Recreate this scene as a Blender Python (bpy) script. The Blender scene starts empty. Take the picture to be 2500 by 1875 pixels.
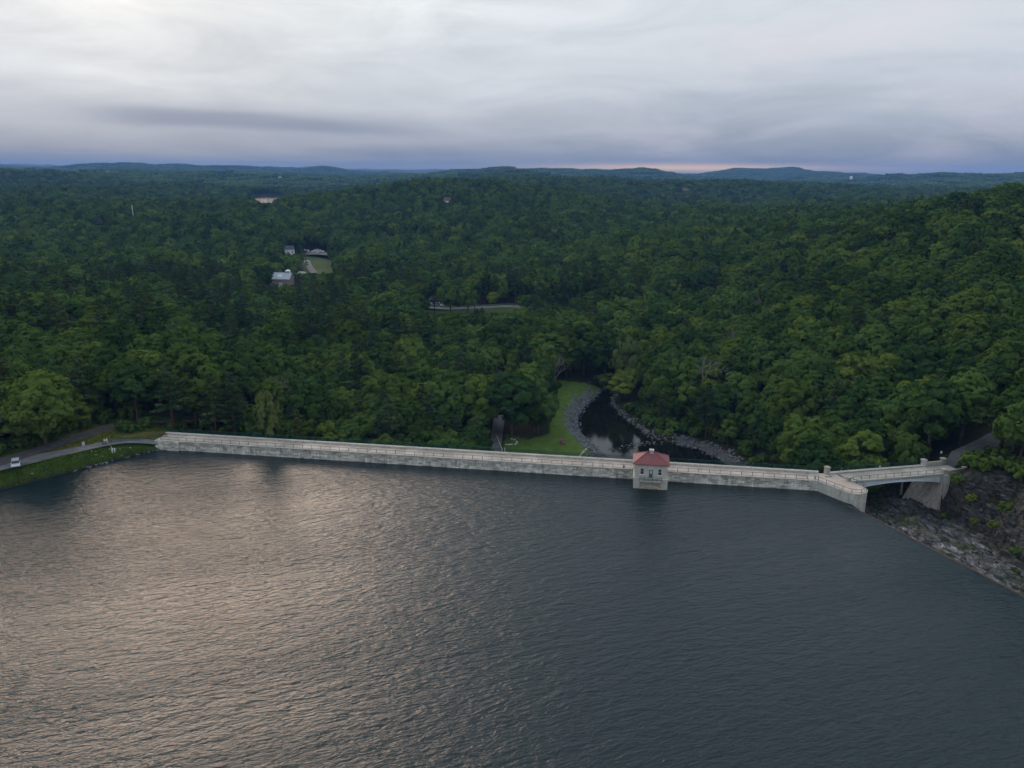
import bpy, math, random
import numpy as np
from mathutils import Vector
random.seed(5); RS = np.random.RandomState(11)
SC = bpy.context.scene; C = SC.collection
# ------------------------------------------------------------------ camera
F, PITCH, ROLL, H = 1888.0, math.radians(15.4), math.radians(0.3), 70.0   # focal length in pixels of the 2500 px wide photograph
cd = bpy.data.cameras.new('camera'); cam = bpy.data.objects.new('camera', cd); C.objects.link(cam)
cd.sensor_width = 36.0; cd.lens = 36.0 * F / 2500.0; cd.clip_start = 1.0; cd.clip_end = 40000.0
cam.location = (0, 0, H)
def ray(px, py):
    u = (px - 1250) / F; v = -(py - 937.5) / F
    c, s = math.cos(ROLL), math.sin(ROLL)
    u, v = u * c - v * s, u * s + v * c
    cp, sp = math.cos(PITCH), math.sin(PITCH)
    return np.array([u, cp + v * sp, -sp + v * cp])
_o = ray(1250, 937.5); _r = ray(3138, 937.5) - _o; _u = ray(1250, 937.5 - F) - _o
from mathutils import Matrix
cam.rotation_euler = Matrix(((_r[0], _u[0], -_o[0]), (_r[1], _u[1], -_o[1]), (_r[2], _u[2], -_o[2]))).to_euler()
SC.camera = cam
# ------------------------------------------------------------------ exposure
vs = SC.view_settings; vs.view_transform = 'Standard'; vs.look = 'None'; vs.exposure = 0.0; vs.gamma = 1.0; vs.use_curve_mapping = False
SC.render.film_transparent = False
SC.cycles.max_bounces = 6; SC.cycles.diffuse_bounces = 2; SC.cycles.glossy_bounces = 3; SC.cycles.transparent_max_bounces = 16
SC.cycles.transmission_bounces = 2; SC.cycles.volume_bounces = 1; SC.cycles.use_denoising = True; SC.cycles.use_adaptive_sampling = True; SC.cycles.adaptive_threshold = .03; SC.cycles.volume_step_rate = 4.0
SC.cycles.caustics_reflective = False; SC.cycles.caustics_refractive = False
# ------------------------------------------------------------------ sky and sun
SUN_AZ, SUN_EL = math.radians(-26), math.radians(21)      # veiled sun ahead and to one side, above the picture
W = bpy.data.worlds.new('World'); SC.world = W; W.use_nodes = True
class NT:
    def __init__(s, tree): s.t = tree; s.n = tree.nodes; s.l = tree.links
    def node(s, typ, **kw):
        n = s.n.new(typ)
        for k, v in kw.items(): setattr(n, k, v)
        return n
    def link(s, a, b): s.l.new(a, b)
    def put(s, sock, v):
        if hasattr(v, 'is_output') or isinstance(v, bpy.types.NodeSocket): s.l.new(v, sock)
        else: sock.default_value = v
    def m(s, op, a, b=0.0, c=0.0, clamp=False):
        n = s.n.new('ShaderNodeMath'); n.operation = op; n.use_clamp = clamp
        s.put(n.inputs[0], a); s.put(n.inputs[1], b); s.put(n.inputs[2], c); return n.outputs[0]
    def vm(s, op, a, b=(0, 0, 0)):
        n = s.n.new('ShaderNodeVectorMath'); n.operation = op; s.put(n.inputs[0], a); s.put(n.inputs[1], b); return n
    def mix(s, f, a, b, blend='MIX'):
        n = s.n.new('ShaderNodeMix'); n.data_type = 'RGBA'; n.blend_type = blend
        s.put(n.inputs[0], f); s.put(n.inputs[6], a); s.put(n.inputs[7], b); return n.outputs[2]
    def ramp(s, f, stops, interp='LINEAR'):
        n = s.n.new('ShaderNodeValToRGB'); cr = n.color_ramp; cr.interpolation = interp
        while len(cr.elements) > 1: cr.elements.remove(cr.elements[-1])
        for i, (p, c) in enumerate(stops):
            e = cr.elements[0] if i == 0 else cr.elements.new(p)
            e.position = p; e.color = (*c, 1) if len(c) == 3 else c
        s.put(n.inputs[0], f); return n.outputs[0]
    def noise(s, vec, scale, detail=4, rough=0.5, dist=0.0):
        n = s.n.new('ShaderNodeTexNoise'); n.inputs['Scale'].default_value = scale; n.inputs['Detail'].default_value = detail
        n.inputs['Roughness'].default_value = rough; n.inputs['Distortion'].default_value = dist
        if vec is not None: s.l.new(vec, n.inputs['Vector'])
        return n.outputs[0]
    def comb(s, x, y, z):
        n = s.n.new('ShaderNodeCombineXYZ'); s.put(n.inputs[0], x); s.put(n.inputs[1], y); s.put(n.inputs[2], z); return n.outputs[0]
    def rng(s, v, a, b, c=0.0, d=1.0, smooth=True):
        n = s.n.new('ShaderNodeMapRange'); n.interpolation_type = 'SMOOTHSTEP' if smooth else 'LINEAR'
        s.put(n.inputs[0], v); s.put(n.inputs[1], a); s.put(n.inputs[2], b); s.put(n.inputs[3], c); s.put(n.inputs[4], d); return n.outputs[0]
t = NT(W.node_tree); t.n.clear()
tc = t.node('ShaderNodeTexCoord'); dirv = t.vm('NORMALIZE', tc.outputs['Generated']).outputs[0]
sx = t.node('ShaderNodeSeparateXYZ'); t.link(dirv, sx.inputs[0]); X, Y, Z = sx.outputs
az = t.m('ARCTAN2', X, Y); el = t.m('MAXIMUM', Z, 0.0)
grad = t.ramp(t.m('MULTIPLY', el, 1.6), [(0.0, (.27, .295, .355)), (0.03, (.32, .355, .43)), (0.09, (.43, .48, .565)), (0.16, (.59, .645, .715)),
                                          (0.27, (.71, .765, .82)), (0.40, (.73, .775, .825)), (0.62, (.66, .75, .85)), (1.0, (.74, .84, .95))])
# soft altostratus texture, stretched along the horizon
dome = t.comb(t.m('DIVIDE', X, t.m('ADD', el, 0.10)), t.m('DIVIDE', Y, t.m('ADD', el, 0.10)), 0.0)
nA = t.noise(dome, 0.55, 4, 0.55, 0.6)
nB = t.noise(t.comb(t.m('MULTIPLY', az, 4.2), t.m('MULTIPLY', el, 17.0), 3.1), 1.0, 5, 0.58, 0.9)
nC = t.noise(t.comb(t.m('MULTIPLY', az, 2.2), t.m('ADD', t.m('MULTIPLY', el, 42.0), t.m('MULTIPLY', az, 1.2)), 7.7), 1.0, 3, 0.5, 0.4)
var = t.m('ADD', t.m('MULTIPLY', t.m('SUBTRACT', nA, 0.5), 0.40), t.m('MULTIPLY', t.m('SUBTRACT', nB, 0.5), 0.78))
col = t.mix(1.0, grad, t.comb(t.m('ADD', 1.0, var), t.m('ADD', 1.0, t.m('MULTIPLY', var, 0.92)), t.m('ADD', 1.0, t.m('MULTIPLY', var, 0.80))), 'MULTIPLY')
# faint pink in the thin cloud on the side away from the sun
pink = t.m('MULTIPLY', t.rng(nB, 0.42, 0.70), t.rng(az, -0.05, 0.35))
col = t.mix(t.m('MULTIPLY', pink, 0.40), col, (.66, .60, .65, 1))
# broad glow of the veiled sun
sd = (math.sin(SUN_AZ) * math.cos(SUN_EL), math.cos(SUN_AZ) * math.cos(SUN_EL), math.sin(SUN_EL))
dp = t.vm('DOT_PRODUCT', dirv, sd).outputs['Value']; ang = t.m('ARCCOSINE', t.m('MINIMUM', dp, 1.0))
glow = t.m('POWER', 2.718, t.m('MULTIPLY', -1.0, t.m('POWER', t.m('DIVIDE', ang, 0.14), 2.0)))
gl2 = t.m('POWER', 2.718, t.m('MULTIPLY', -1.0, t.m('POWER', t.m('DIVIDE', ang, 0.62), 2.0)))
gcol = t.mix(1.0, t.mix(glow, (0, 0, 0, 1), (1.2, .92, .64, 1)), t.mix(gl2, (0, 0, 0, 1), (.09, .07, .035, 1)), 'ADD')
col = t.mix(1.0, col, t.mix(1.0, gcol, t.comb(t.m('ADD', 0.6, t.m('MULTIPLY', nA, 0.8)), t.m('ADD', 0.6, t.m('MULTIPLY', nA, 0.8)), t.m('ADD', 0.6, t.m('MULTIPLY', nA, 0.8))), 'MULTIPLY'), 'ADD')
# long dark stratus banks low on the horizon
e0 = t.m('ADD', 0.054, t.m('ADD', t.m('MULTIPLY', t.m('ADD', az, 0.30), -0.035), t.m('MULTIPLY', t.m('SUBTRACT', nC, 0.5), 0.022)))
def gauss(x, c, w): return t.m('POWER', 2.718, t.m('MULTIPLY', -1.0, t.m('POWER', t.m('ABSOLUTE', t.m('DIVIDE', t.m('SUBTRACT', x, c), w)), 2.0)))
bank = t.m('MULTIPLY', gauss(el, e0, 0.0120), t.m('MULTIPLY', t.rng(az, -0.56, -0.40), t.rng(az, -0.02, -0.24)))
bank2 = t.m('MULTIPLY', t.m('MULTIPLY', gauss(el, 0.020, 0.012), t.rng(nC, 0.40, 0.62)), t.rng(az, 0.30, -0.35, 0.1, 1.0))
bank3 = t.m('MULTIPLY', gauss(el, 0.012, 0.006), t.rng(az, 0.0, 0.25))
col = t.mix(t.m('MULTIPLY', bank, 0.80), col, (.23, .28, .385, 1))
col = t.mix(t.m('MULTIPLY', bank2, 0.60), col, (.20, .245, .36, 1))
col = t.mix(t.m('MULTIPLY', bank3, 0.30), col, (.25, .275, .345, 1))
# slit of evening light under the cloud at the horizon
slit = t.m('MULTIPLY', gauss(el, 0.0050, 0.0042), gauss(az, 0.21, 0.17))
col = t.mix(t.m('MULTIPLY', slit, 0.9, clamp=True), col, (1.7, 1.05, .42, 1))
sky = t.node('ShaderNodeTexSky', sky_type='NISHITA', sun_disc=False, sun_elevation=SUN_EL, sun_rotation=SUN_AZ, altitude=100, air_density=1.0, dust_density=2.0)
final = t.mix(0.98, sky.outputs[0], t.mix(1.0, col, (10, 10, 10, 1), 'MULTIPLY'))
bg = t.node('ShaderNodeBackground'); t.link(final, bg.inputs[0]); bg.inputs[1].default_value = 0.1
out = t.node('ShaderNodeOutputWorld'); t.link(bg.outputs[0], out.inputs[0])
W.cycles.sampling_method = 'MANUAL'; W.cycles.sample_map_resolution = 512
sl = bpy.data.lights.new('sun', 'SUN'); sl.energy = 1.75; sl.angle = math.radians(32); sl.color = (1.0, .745, .555)
sun = bpy.data.objects.new('sun', sl); C.objects.link(sun)
sun.rotation_euler = (math.pi / 2 - SUN_EL, 0, math.pi - SUN_AZ); sun.location = (-100, 300, 300)
sun.rotation_euler = Vector((-sd[0], -sd[1], -sd[2])).to_track_quat('-Z', 'Y').to_euler()

# ------------------------------------------------------------------ picture geometry helpers
def P(px, py, z=0.0):
    d = ray(px, py); k = (z - H) / d[2]; return (d[0] * k, d[1] * k)
_M = np.array([[_r[0], _r[1], _r[2]], [_u[0], _u[1], _u[2]], [_o[0], _o[1], _o[2]]])
def project(x, y, z):
    v = np.stack([np.asarray(x, float), np.asarray(y, float), np.asarray(z, float) - H])
    c = np.tensordot(_M, v, 1); w = np.maximum(c[2], 1e-3)
    return 1250 + F * c[0] / w, 937.5 - F * c[1] / w, c[2]
def on_depth(px, py, y):
    d = ray(px, py); k = y / d[1]; return d[0] * k, y, H + d[2] * k
# ------------------------------------------------------------------ numpy noise
def _hash(ix, iy, seed):
    h = (ix.astype(np.int64) * 374761393 + iy.astype(np.int64) * 668265263 + seed * 1442695041) & 0x7fffffff
    h = ((h ^ (h >> 13)) * 1274126177) & 0x7fffffff
    return ((h ^ (h >> 16)) & 0xffff) / 65535.0
def vnoise(x, y, seed=0):
    x = np.asarray(x, float); y = np.asarray(y, float)
    ix = np.floor(x); iy = np.floor(y); fx = x - ix; fy = y - iy
    fx = fx * fx * (3 - 2 * fx); fy = fy * fy * (3 - 2 * fy)
    a = _hash(ix, iy, seed); b = _hash(ix + 1, iy, seed); c = _hash(ix, iy + 1, seed); d = _hash(ix + 1, iy + 1, seed)
    return (a * (1 - fx) + b * fx) * (1 - fy) + (c * (1 - fx) + d * fx) * fy
def fbm(x, y, seed=0, octv=4, gain=0.5):
    s = 0; a = 1; n = 0
    for i in range(octv):
        s = s + a * (vnoise(x, y, seed + i * 17) - 0.5); n += a; a *= gain; x = x * 2.03 + 5.1; y = y * 2.03 + 1.7
    return s / n * 2
def sstep(x, a, b):
    k = np.clip((x - a) / (b - a), 0, 1); return k * k * (3 - 2 * k)
def seg_dist(x, y, pts):
    d = np.full(np.shape(x), 1e9)
    for (x0, y0), (x1, y1) in zip(pts[:-1], pts[1:]):
        dx, dy = x1 - x0, y1 - y0; k = np.clip(((x - x0) * dx + (y - y0) * dy) / (dx * dx + dy * dy), 0, 1)
        d = np.minimum(d, np.hypot(x - x0 - k * dx, y - y0 - k * dy))
    return d
def inside(x, y, poly):
    r = np.zeros(np.shape(x), bool); n = len(poly)
    for i in range(n):
        (x0, y0), (x1, y1) = poly[i], poly[(i + 1) % n]
        if y0 == y1: continue
        c = ((y0 > y) != (y1 > y)) & (x < (x1 - x0) * (y - y0) / (y1 - y0) + x0); r ^= c
    return r
def sdist(x, y, poly):
    d = seg_dist(x, y, list(poly) + [poly[0]]); return np.where(inside(x, y, poly), -d, d)
# ------------------------------------------------------------------ plan of the place (metres; x across, y away, z up, reservoir level 0)
DA = (-91.1, 188.7); DL = 163.0; DANG = math.atan2(-25.0, 161.1); DT = (math.cos(DANG), math.sin(DANG)); DN = (-DT[1], DT[0])
def dam(s, n): return (DA[0] + DT[0] * s + DN[0] * n, DA[1] + DT[1] * s + DN[1] * n)
WEIR = [(73.2, 155.4), (75.2, 151.8), (82.1, 133.4), (87.7, 119.4), (101.0, 85.0), (116.0, 46.0)]
W0 = np.array([75.2, 151.8]); WD = np.array([0.360, -0.933]); WN = np.array([0.933, 0.360])
SHORE = [dam(2, 0), (-92.5, 187.5), (-98.0, 181.6), (-104.0, 174.8), (-110.0, 168.0), (-115.2, 161.4), (-121, 153), (-128, 141), (-140, 115), (-165, 60), (-200, -20), (-260, -200)]
RES = SHORE + [(400, -200), (180, -120), WEIR[5], WEIR[4], WEIR[3], WEIR[2], WEIR[1], WEIR[0], dam(163.5, 1.0), dam(163, 3), dam(2, 3)]
ROAD_A = [(-128, 152), (-122, 161.5), (-117.5, 168.3), (-111, 176.2), (-103.5, 182.8), (-97, 187.6), (-90.0, 191.2)]
ROAD_B = [(-124, 160), (-119.2, 171), (-115.6, 180.5), (-112.8, 188), (-109.3, 195.6), (-104.5, 203), (-97, 213), (-86, 228)]
ROAD_R = [(101.5, 171.6), (106, 173.6), P(2360, 1115, 3.6), P(2400, 1085, 4.6), P(2440, 1050, 6.5), P(2475, 1020, 9)]
ACCESS = [P(1203, 1118, -20.5), P(1205, 1100, -20.8), P(1213, 1060, -21.3), P(1219, 1020, -21.8), P(1221, 960, -22.2), P(1215, 900, -22.3)]
TOE = [dam(83, 0), (-7, 257), (3, 262), (20, 262), (40, 262), (62, 262), (72, 254), (80, 240), (84, 215), (80, 190), dam(160, 0)]
ZS = -25.2
STREAM_L = [(1500, 1180), (1490, 1130), (1474, 1108), (1452, 1090), (1428, 1068), (1413, 1045), (1411, 1020), (1428, 992), (1456, 966), (1474, 952), (1482, 930)]
STREAM_R = [(1500, 930), (1496, 960), (1492, 985), (1518, 1015), (1556, 1045), (1590, 1068), (1640, 1082), (1705, 1096), (1755, 1120), (1790, 1150), (1800, 1185)]
STREAM = [P(a, b, ZS) for a, b in STREAM_L + STREAM_R]
LAWN = [P(a, b, -22.5) for a, b in [(1225, 1150), (1228, 1090), (1235, 1062), (1290, 1075), (1340, 1060), (1352, 1000), (1338, 935), (1350, 925), (1400, 932), (1480, 938), (1478, 985), (1440, 1030), (1420, 1060), (1500, 1180)]]
FARLAKE = [P(p, q, 2.0) for p, q in [(598, 484), (622, 480), (655, 480), (702, 482), (692, 488), (674, 495), (662, 500), (640, 498), (622, 490)]]
HIGHWAY = [(-180, 545), (-120, 528), (-58, 515), (0, 508), (60, 500), (130, 500)]
DRIVE = [P(745, 632, -15), P(752, 643, -15.5), P(765, 655, -16), P(776, 666, -16.5), P(790, 682, -17)]
CP = [(-130, 165, 4.2), (-117, 168, 3.3), (-100, 186, 3.0), (-112, 188, 3.0), (-105, 202, 2.4), (-120, 182, 3.3), (-94, 198, 1.2), (-135, 195, 3.6), (-120, 215, 2.4), (-92, 212, -2),
      (-95, 240, -4), (-70, 200, -9), (-40, 200, -17), (-8, 200, -22), (30, 200, -23.5), (60, 195, -21), (78, 190, -14), (95, 192, -10), (106, 186, -1), (112, 180, 3.6), (125, 180, 5.5), (118, 205, -3), (145, 195, 9), (130, 170, 7), (150, 150, 10), (170, 120, 14),
      (104, 176, 3.2), (102, 170, 2.6), (113, 165, 4.6), (125, 160, 6),
      (-150, 250, 0), (-210, 300, 2), (-100, 300, -10), (-60, 260, -17), (-20, 250, -21.5), (0, 290, -22), (-50, 350, -21), (-120, 400, -16), (-200, 450, -12), (-300, 500, -8), (-260, 350, 0), (-180, 180, 5), (-230, 220, 6), (-350, 400, 0),
      (12, 260, -22.3), (18, 300, -22.3), (30, 335, -22.5), (55, 330, -22), (60, 290, -22), (90, 262, -20), (80, 235, -22), (40, 400, -22), (0, 508, -20), (-60, 515, -20), (-120, 528, -19), (60, 500, -20), (-180, 630, -18), (-170, 720, -16), (-210, 830, -14.5), (-240, 800, -14), (-300, 900, -7), (-590, 1858, -1), (-520, 1700, -2), (-640, 2100, 2),
      (104, 250, -12), (128, 232, -5), (145, 262, 1), (115, 300, -11), (180, 320, 13), (222, 400, 25), (280, 500, 34), (340, 480, 42), (170, 230, 8), (220, 260, 18), (260, 320, 28), (150, 400, -4), (105, 420, -14), (238, 600, 12), (115, 520, -17), (190, 800, -2), (350, 700, 26), (430, 650, 42), (400, 1000, 2), (560, 1000, 10), (450, 1350, 9), (250, 1320, 8), (450, 1750, -10), (150, 1700, -4), (720, 1650, -4), (1100, 2000, 0), (1500, 2600, 20), (300, 2700, 6), (900, 2800, 18), (-700, 2700, 6), (-1800, 2700, 30), (70, 1350, 20), (-40, 1300, 30), (-132, 1250, 34), (-230, 1250, 26), (-90, 860, -8), (60, 850, -9), (0, 1050, 6), (250, 1200, 2),
      (-428, 850, -6), (-560, 1000, 2), (-480, 1020, 6), (-850, 1400, 14), (-700, 1200, 6), (-420, 1300, 2), (-950, 900, 8), (-600, 600, 0), (-1400, 2300, 56), (-1080, 2300, 2), (-1760, 2350, 16), (-1400, 2950, -4), (-1300, 1900, -2), (-900, 2000, 10), (800, 1800, 8), (600, 2000, 26), (430, 2050, 24), (100, 1900, 20), (900, 1300, 20), (0, 2300, 30), (-300, 2300, 12)]
_cp = np.array(CP, float)
def _phi(r): return np.sqrt(r * r + 9.0)
_D = _phi(np.hypot(_cp[:, None, 0] - _cp[None, :, 0], _cp[:, None, 1] - _cp[None, :, 1]))
_n = len(_cp); _A = np.zeros((_n + 1, _n + 1)); _A[:_n, :_n] = _D; _A[:_n, _n] = 1; _A[_n, :_n] = 1
_w = np.linalg.solve(_A, np.append(_cp[:, 2], 0))
def far_z(x, y):
    r = np.hypot(x, y); a = np.arctan2(x, y)
    hills = 4 + 30 * fbm(x / 1300 + 3.3, y / 800 + 9.1, 5, 3) + 16 * fbm(x / 480, y / 380 + 2, 9, 3)
    r1 = 42 * np.exp(-((r - 3500 - 500 * fbm(a * 4, a * 0 + 1.5, 12, 2)) / 620) ** 2) * (.55 + 1.0 * (fbm(a * 6 + 4, r / 2500, 14, 3)))
    r2 = 52 * np.exp(-((r - 4900 - 500 * fbm(a * 4, a * 0 + 7.5, 13, 2)) / 600) ** 2) * (.6 + 1.5 * fbm(a * 8 + 1, r / 3000, 15, 3))
    r3 = (31 + 92 * fbm(a * 9 + 2, r / 3500, 16, 3)) * sstep(r, 5600, 7000)
    return hills + np.maximum(r1, 0) + np.maximum(r2, 0) + r3
def land(x, y):
    """natural ground height"""
    x = np.asarray(x, float); y = np.asarray(y, float); sh = x.shape; xf = x.ravel(); yf = y.ravel(); z = np.empty(xf.shape)
    for i in range(0, len(xf), 60000):
        a, b = xf[i:i + 60000], yf[i:i + 60000]
        z[i:i + 60000] = _phi(np.hypot(a[:, None] - _cp[None, :, 0], b[:, None] - _cp[None, :, 1])) @ _w[:_n] + _w[_n]
    z = z.reshape(sh); r = np.hypot(x, y)
    w = sstep(r, 2500, 3400); z = np.clip(z, -30, 110) * (1 - w) + far_z(x, y) * w
    return z + 1.2 * fbm(x / 40, y / 40, 3, 3) * sstep(r, 215, 330) + 9 * fbm(x / 130, y / 75, 47, 2) * sstep(r, 340, 520) + 19 * fbm(x / 420, y / 330, 31, 3) * sstep(r, 700, 1500)
def ground(x, y):
    """finished ground height: banks, stream bed, reservoir bed, under the rock"""
    x = np.asarray(x, float); y = np.asarray(y, float); z = land(x, y)
    near = (np.hypot(x, y) < 420)
    sdr = sdist(x, y, STREAM); bank = np.where(x > 45, 0.55, 0.36)
    z = np.where(near & (sdr < 0), np.maximum(-27.5, -25.4 + sdr * 0.5), np.where(near, np.minimum(z, -25.4 + np.maximum(sdr, 0) * bank + 0.25 * fbm(x / 2.5, y / 2.5, 8, 2)), z))
    ds = seg_dist(x, y, SHORE)
    ins = inside(x, y, RES)
    z = np.where(near & ~ins & (y < 192) & (x < -80), np.minimum(z, 0.05 + ds * 0.92), z)
    z = np.where(ins, np.maximum(-9, -0.1 - ds * 0.9), z)
    z = np.where(sdist(x, y, FARLAKE) < 4, np.minimum(z, 0.0), z)
    q = (x - W0[0]) * WN[0] + (y - W0[1]) * WN[1]; s = (x - W0[0]) * WD[0] + (y - W0[1]) * WD[1]
    rk = (q > -6) & (q < 40) & (s > -30) & (s < 75) & ~ins
    z = np.where(rk, np.minimum(z, rock_z(x, y) - 1.2), z)
    return z
FOOT_S = np.array([-40, -12, -4, 0, 4, 10, 19, 25, 45, 90.]); FOOT_Q = np.array([29, 30, 28, 26.4, 25.2, 23.6, 18.4, 15.9, 12, 11.])
def rock_z(x, y, fine=False):
    """spillway bed falling from the weir to the foot of a steep cliff"""
    q = (x - W0[0]) * WN[0] + (y - W0[1]) * WN[1]; s = (x - W0[0]) * WD[0] + (y - W0[1]) * WD[1]
    wob = 1.3 * fbm(s * .17, q * 0 + 3.3, 131, 3)
    fq = np.interp(s, FOOT_S, FOOT_Q) + (wob if fine else 0); u = np.clip(q / fq, 0, 1.0)
    zf = np.interp(s, [-40, -25, -14, -5, 0, 4, 10, 19, 25, 40, 90], [-15, -10, -7.6, -6.6, -6.3, -5.8, -5.0, -4.0, -3.2, -2.6, -2])
    z0_ = np.interp(s, [-40, -12, -5, -1, 4, 90], [-14, -6.5, -4.4, -2.4, -.8, -.6])
    bed = z0_ + (zf - z0_) * (.35 * u + .65 * sstep(u, .12, .80))
    crev = np.exp(-((u - .50 - .06 * np.sin(s * .23)) / .06) ** 2) * 1.5 * sstep(s, 2, 8)
    pool = np.exp(-(((s + 2.5) / 3.2) ** 2 + ((q - 10.8) / 2.2) ** 2) ** 1.6) * 2.0
    top = np.interp(s, [-40, -14, -6, -1, 3, 8, 20, 40, 80], [-10, -3, 1.5, 3.6, 5.0, 5.6, 6.5, 8, 10])
    run = np.interp(s, [-40, -6, -1, 3, 8, 16, 40, 80], [8, 5, 2.6, 7.0, 11.5, 14, 15, 15])
    k = (q - fq) / run; cl = np.clip(k, 0, 1)
    st = .40 * sstep(cl, .0, .22) + .15 * sstep(cl, .30, .40) + .30 * sstep(cl, .50, .68) + .15 * cl
    z = np.where(q > fq, zf + (top - zf) * st + np.maximum(k - 1, 0) * 1.4, bed - crev - pool)
    if fine:
        a = s * .14 + .06 * q; b = q * .62 - .03 * s
        led = fbm(a, b, 41, 4, .55); led2 = np.abs(fbm(s * .40, q * .95, 77, 4, .55))
        onbed = (1 - sstep(k, -.02, .05))
        z = z + onbed * sstep(q, .8, 3) * (1.7 * np.round(led * 3.4) / 3.4 + .7 * led + 1.3 * (.30 - led2)) + .16 * fbm(x * 1.3, y * 1.3, 15, 3)
        cw = sstep(k, .0, .10) * (1 - sstep(k, .95, 1.25)); blk = fbm(s * .30, q * .34, 90, 5, .62)
        z = z + cw * (1.7 * np.round(blk * 4.0) / 4.0 + 1.3 * blk - 1.1 * np.abs(fbm(s * .7, q * .5, 97, 3)))
        z = np.where(q < 1.6, np.minimum(z, -.25 - .10 * np.maximum(q, 0)), z)
    return z
# ------------------------------------------------------------------ materials
MATS = {}
def mat(name, color, rough=0.8, spec=0.3, build=None, metal=0.0):
    m = bpy.data.materials.new(name); m.use_nodes = True; k = NT(m.node_tree); b = k.n['Principled BSDF']
    b.inputs['Base Color'].default_value = (*color, 1); b.inputs['Roughness'].default_value = rough; b.inputs['Specular IOR Level'].default_value = spec; b.inputs['Metallic'].default_value = metal
    if build: build(k, b)
    MATS[name] = m; return m
def pos(k): return k.node('ShaderNodeNewGeometry').outputs['Position']
def mottled(c0, c1, scale=1.0, bump=0.0, stretch=(1, 1, 1), c2=None, attr=None, detail=6):
    def f(k, b):
        p = k.vm('MULTIPLY', pos(k), stretch).outputs[0]
        n = k.noise(p, scale, detail, 0.6)
        c = k.ramp(n, [(0.32, c0), (0.68, c1)] if c2 is None else [(0.3, c0), (0.52, c1), (0.7, c2)])
        n2 = k.noise(p, scale * 0.13, 3, 0.5); c = k.mix(0.5, c, k.mix(1.0, c, k.ramp(n2, [(0.3, (.62, .62, .62)), (0.7, (1.3, 1.3, 1.3))]), 'MULTIPLY'))
        if attr:
            a = k.node('ShaderNodeAttribute', attribute_name=attr); c = k.mix(1.0, c, k.ramp(a.outputs['Fac'], [(0, (.82, .82, .82)), (1, (1.15, 1.15, 1.15))]), 'MULTIPLY')
        k.link(c, b.inputs['Base Color'])
        if bump:
            bn = k.node('ShaderNodeBump'); bn.inputs['Strength'].default_value = bump; bn.inputs['Distance'].default_value = 0.05
            k.link(k.noise(p, scale * 2.5, 5, 0.65), bn.inputs['Height']); k.link(bn.outputs[0], b.inputs['Normal'])
    return f
def stain(base, streak, dirt):
    """wall stone: vertical run-off streaks in world space"""
    def f(k, b):
        p = pos(k)
        n = k.noise(p, 1.4, 6, 0.6); st = k.noise(k.vm('MULTIPLY', p, (2.2, 2.2, .16)).outputs[0], 1.0, 5, 0.62)
        st2 = k.noise(k.vm('MULTIPLY', p, (1.1, 1.1, .22)).outputs[0], 1.0, 4, 0.6)
        c = k.ramp(n, [(0.3, tuple(v * .78 for v in base)), (0.7, tuple(v * 1.15 for v in base))])
        c = k.mix(k.rng(st, .50, .66, 0, .75), c, (*streak, 1)); c = k.mix(k.rng(st2, .52, .70, 0, .7), c, (*dirt, 1))
        a = k.node('ShaderNodeAttribute', attribute_name='tone'); c = k.mix(1.0, c, k.ramp(a.outputs['Fac'], [(0, (.60, .60, .60)), (1, (1.34, 1.34, 1.34))]), 'MULTIPLY')
        k.link(c, b.inputs['Base Color'])
        bn = k.node('ShaderNodeBump'); bn.inputs['Strength'].default_value = .5; bn.inputs['Distance'].default_value = .05
        k.link(k.noise(p, 5.0, 5, .65), bn.inputs['Height']); k.link(bn.outputs[0], b.inputs['Normal'])
    return f
mat('granite', (.36, .36, .34), .85, .2, stain((.50, .475, .42), (.66, .635, .58), (.24, .225, .19)))
mat('granite_low', (.42, .42, .40), .85, .2, stain((.56, .54, .485), (.88, .86, .80), (.24, .22, .18)))
mat('coping', (.42, .41, .39), .85, .2, mottled((.50, .475, .42), (.63, .60, .54), 1.5, .4))
mat('crest_concrete', (.36, .32, .29), .9, .2, mottled((.42, .365, .315), (.53, .465, .40), 1.1, .3, attr='tone'))
mat('bridge_concrete', (.30, .29, .28), .9, .2, mottled((.32, .30, .265), (.43, .405, .36), 1.3, .3, attr='tone'))
mat('pier_concrete', (.34, .33, .29), .88, .2, stain((.44, .425, .38), (.58, .56, .51), (.21, .20, .17)))
mat('abutment_concrete', (.27, .25, .22), .88, .2, stain((.30, .275, .245), (.50, .47, .42), (.14, .125, .10)))
mat('girder_paint', (.40, .46, .52), .5, .4, mottled((.46, .52, .57), (.56, .61, .65), .7))
mat('girder_band', (.22, .245, .245), .7, .3, mottled((.24, .27, .27), (.40, .43, .42), .9, 0, (1, 1, 4)))
mat('rail_paint', (.045, .055, .06), .55, .4)
mat('fence_green', (.02, .075, .062), .5, .4)
mat('gate_white', (.62, .64, .66), .5, .4)
mat('roof_red', (.24, .055, .06), .6, .35, mottled((.20, .060, .065), (.27, .085, .09), .8, .2))
mat('house_stone', (.36, .36, .33), .85, .2, stain((.47, .455, .40), (.54, .525, .465), (.36, .35, .305)))
mat('house_trim', (.52, .51, .48), .8, .25, mottled((.42, .41, .385), (.56, .55, .52), 2.0))
mat('buff_panel', (.40, .35, .25), .85, .2, stain((.36, .32, .235), (.46, .42, .33), (.24, .20, .14)))
mat('dark_glass', (.012, .014, .016), .12, .5)
mat('door_green', (.06, .115, .115), .5, .4)
mat('sill_white', (.72, .73, .74), .6, .3)
mat('asphalt', (.10, .10, .11), .9, .2, mottled((.075, .075, .085), (.125, .125, .135), .7, .3))
mat('asphalt_pale', (.17, .17, .17), .9, .2, mottled((.12, .12, .125), (.20, .20, .20), .5, .3))
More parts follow.
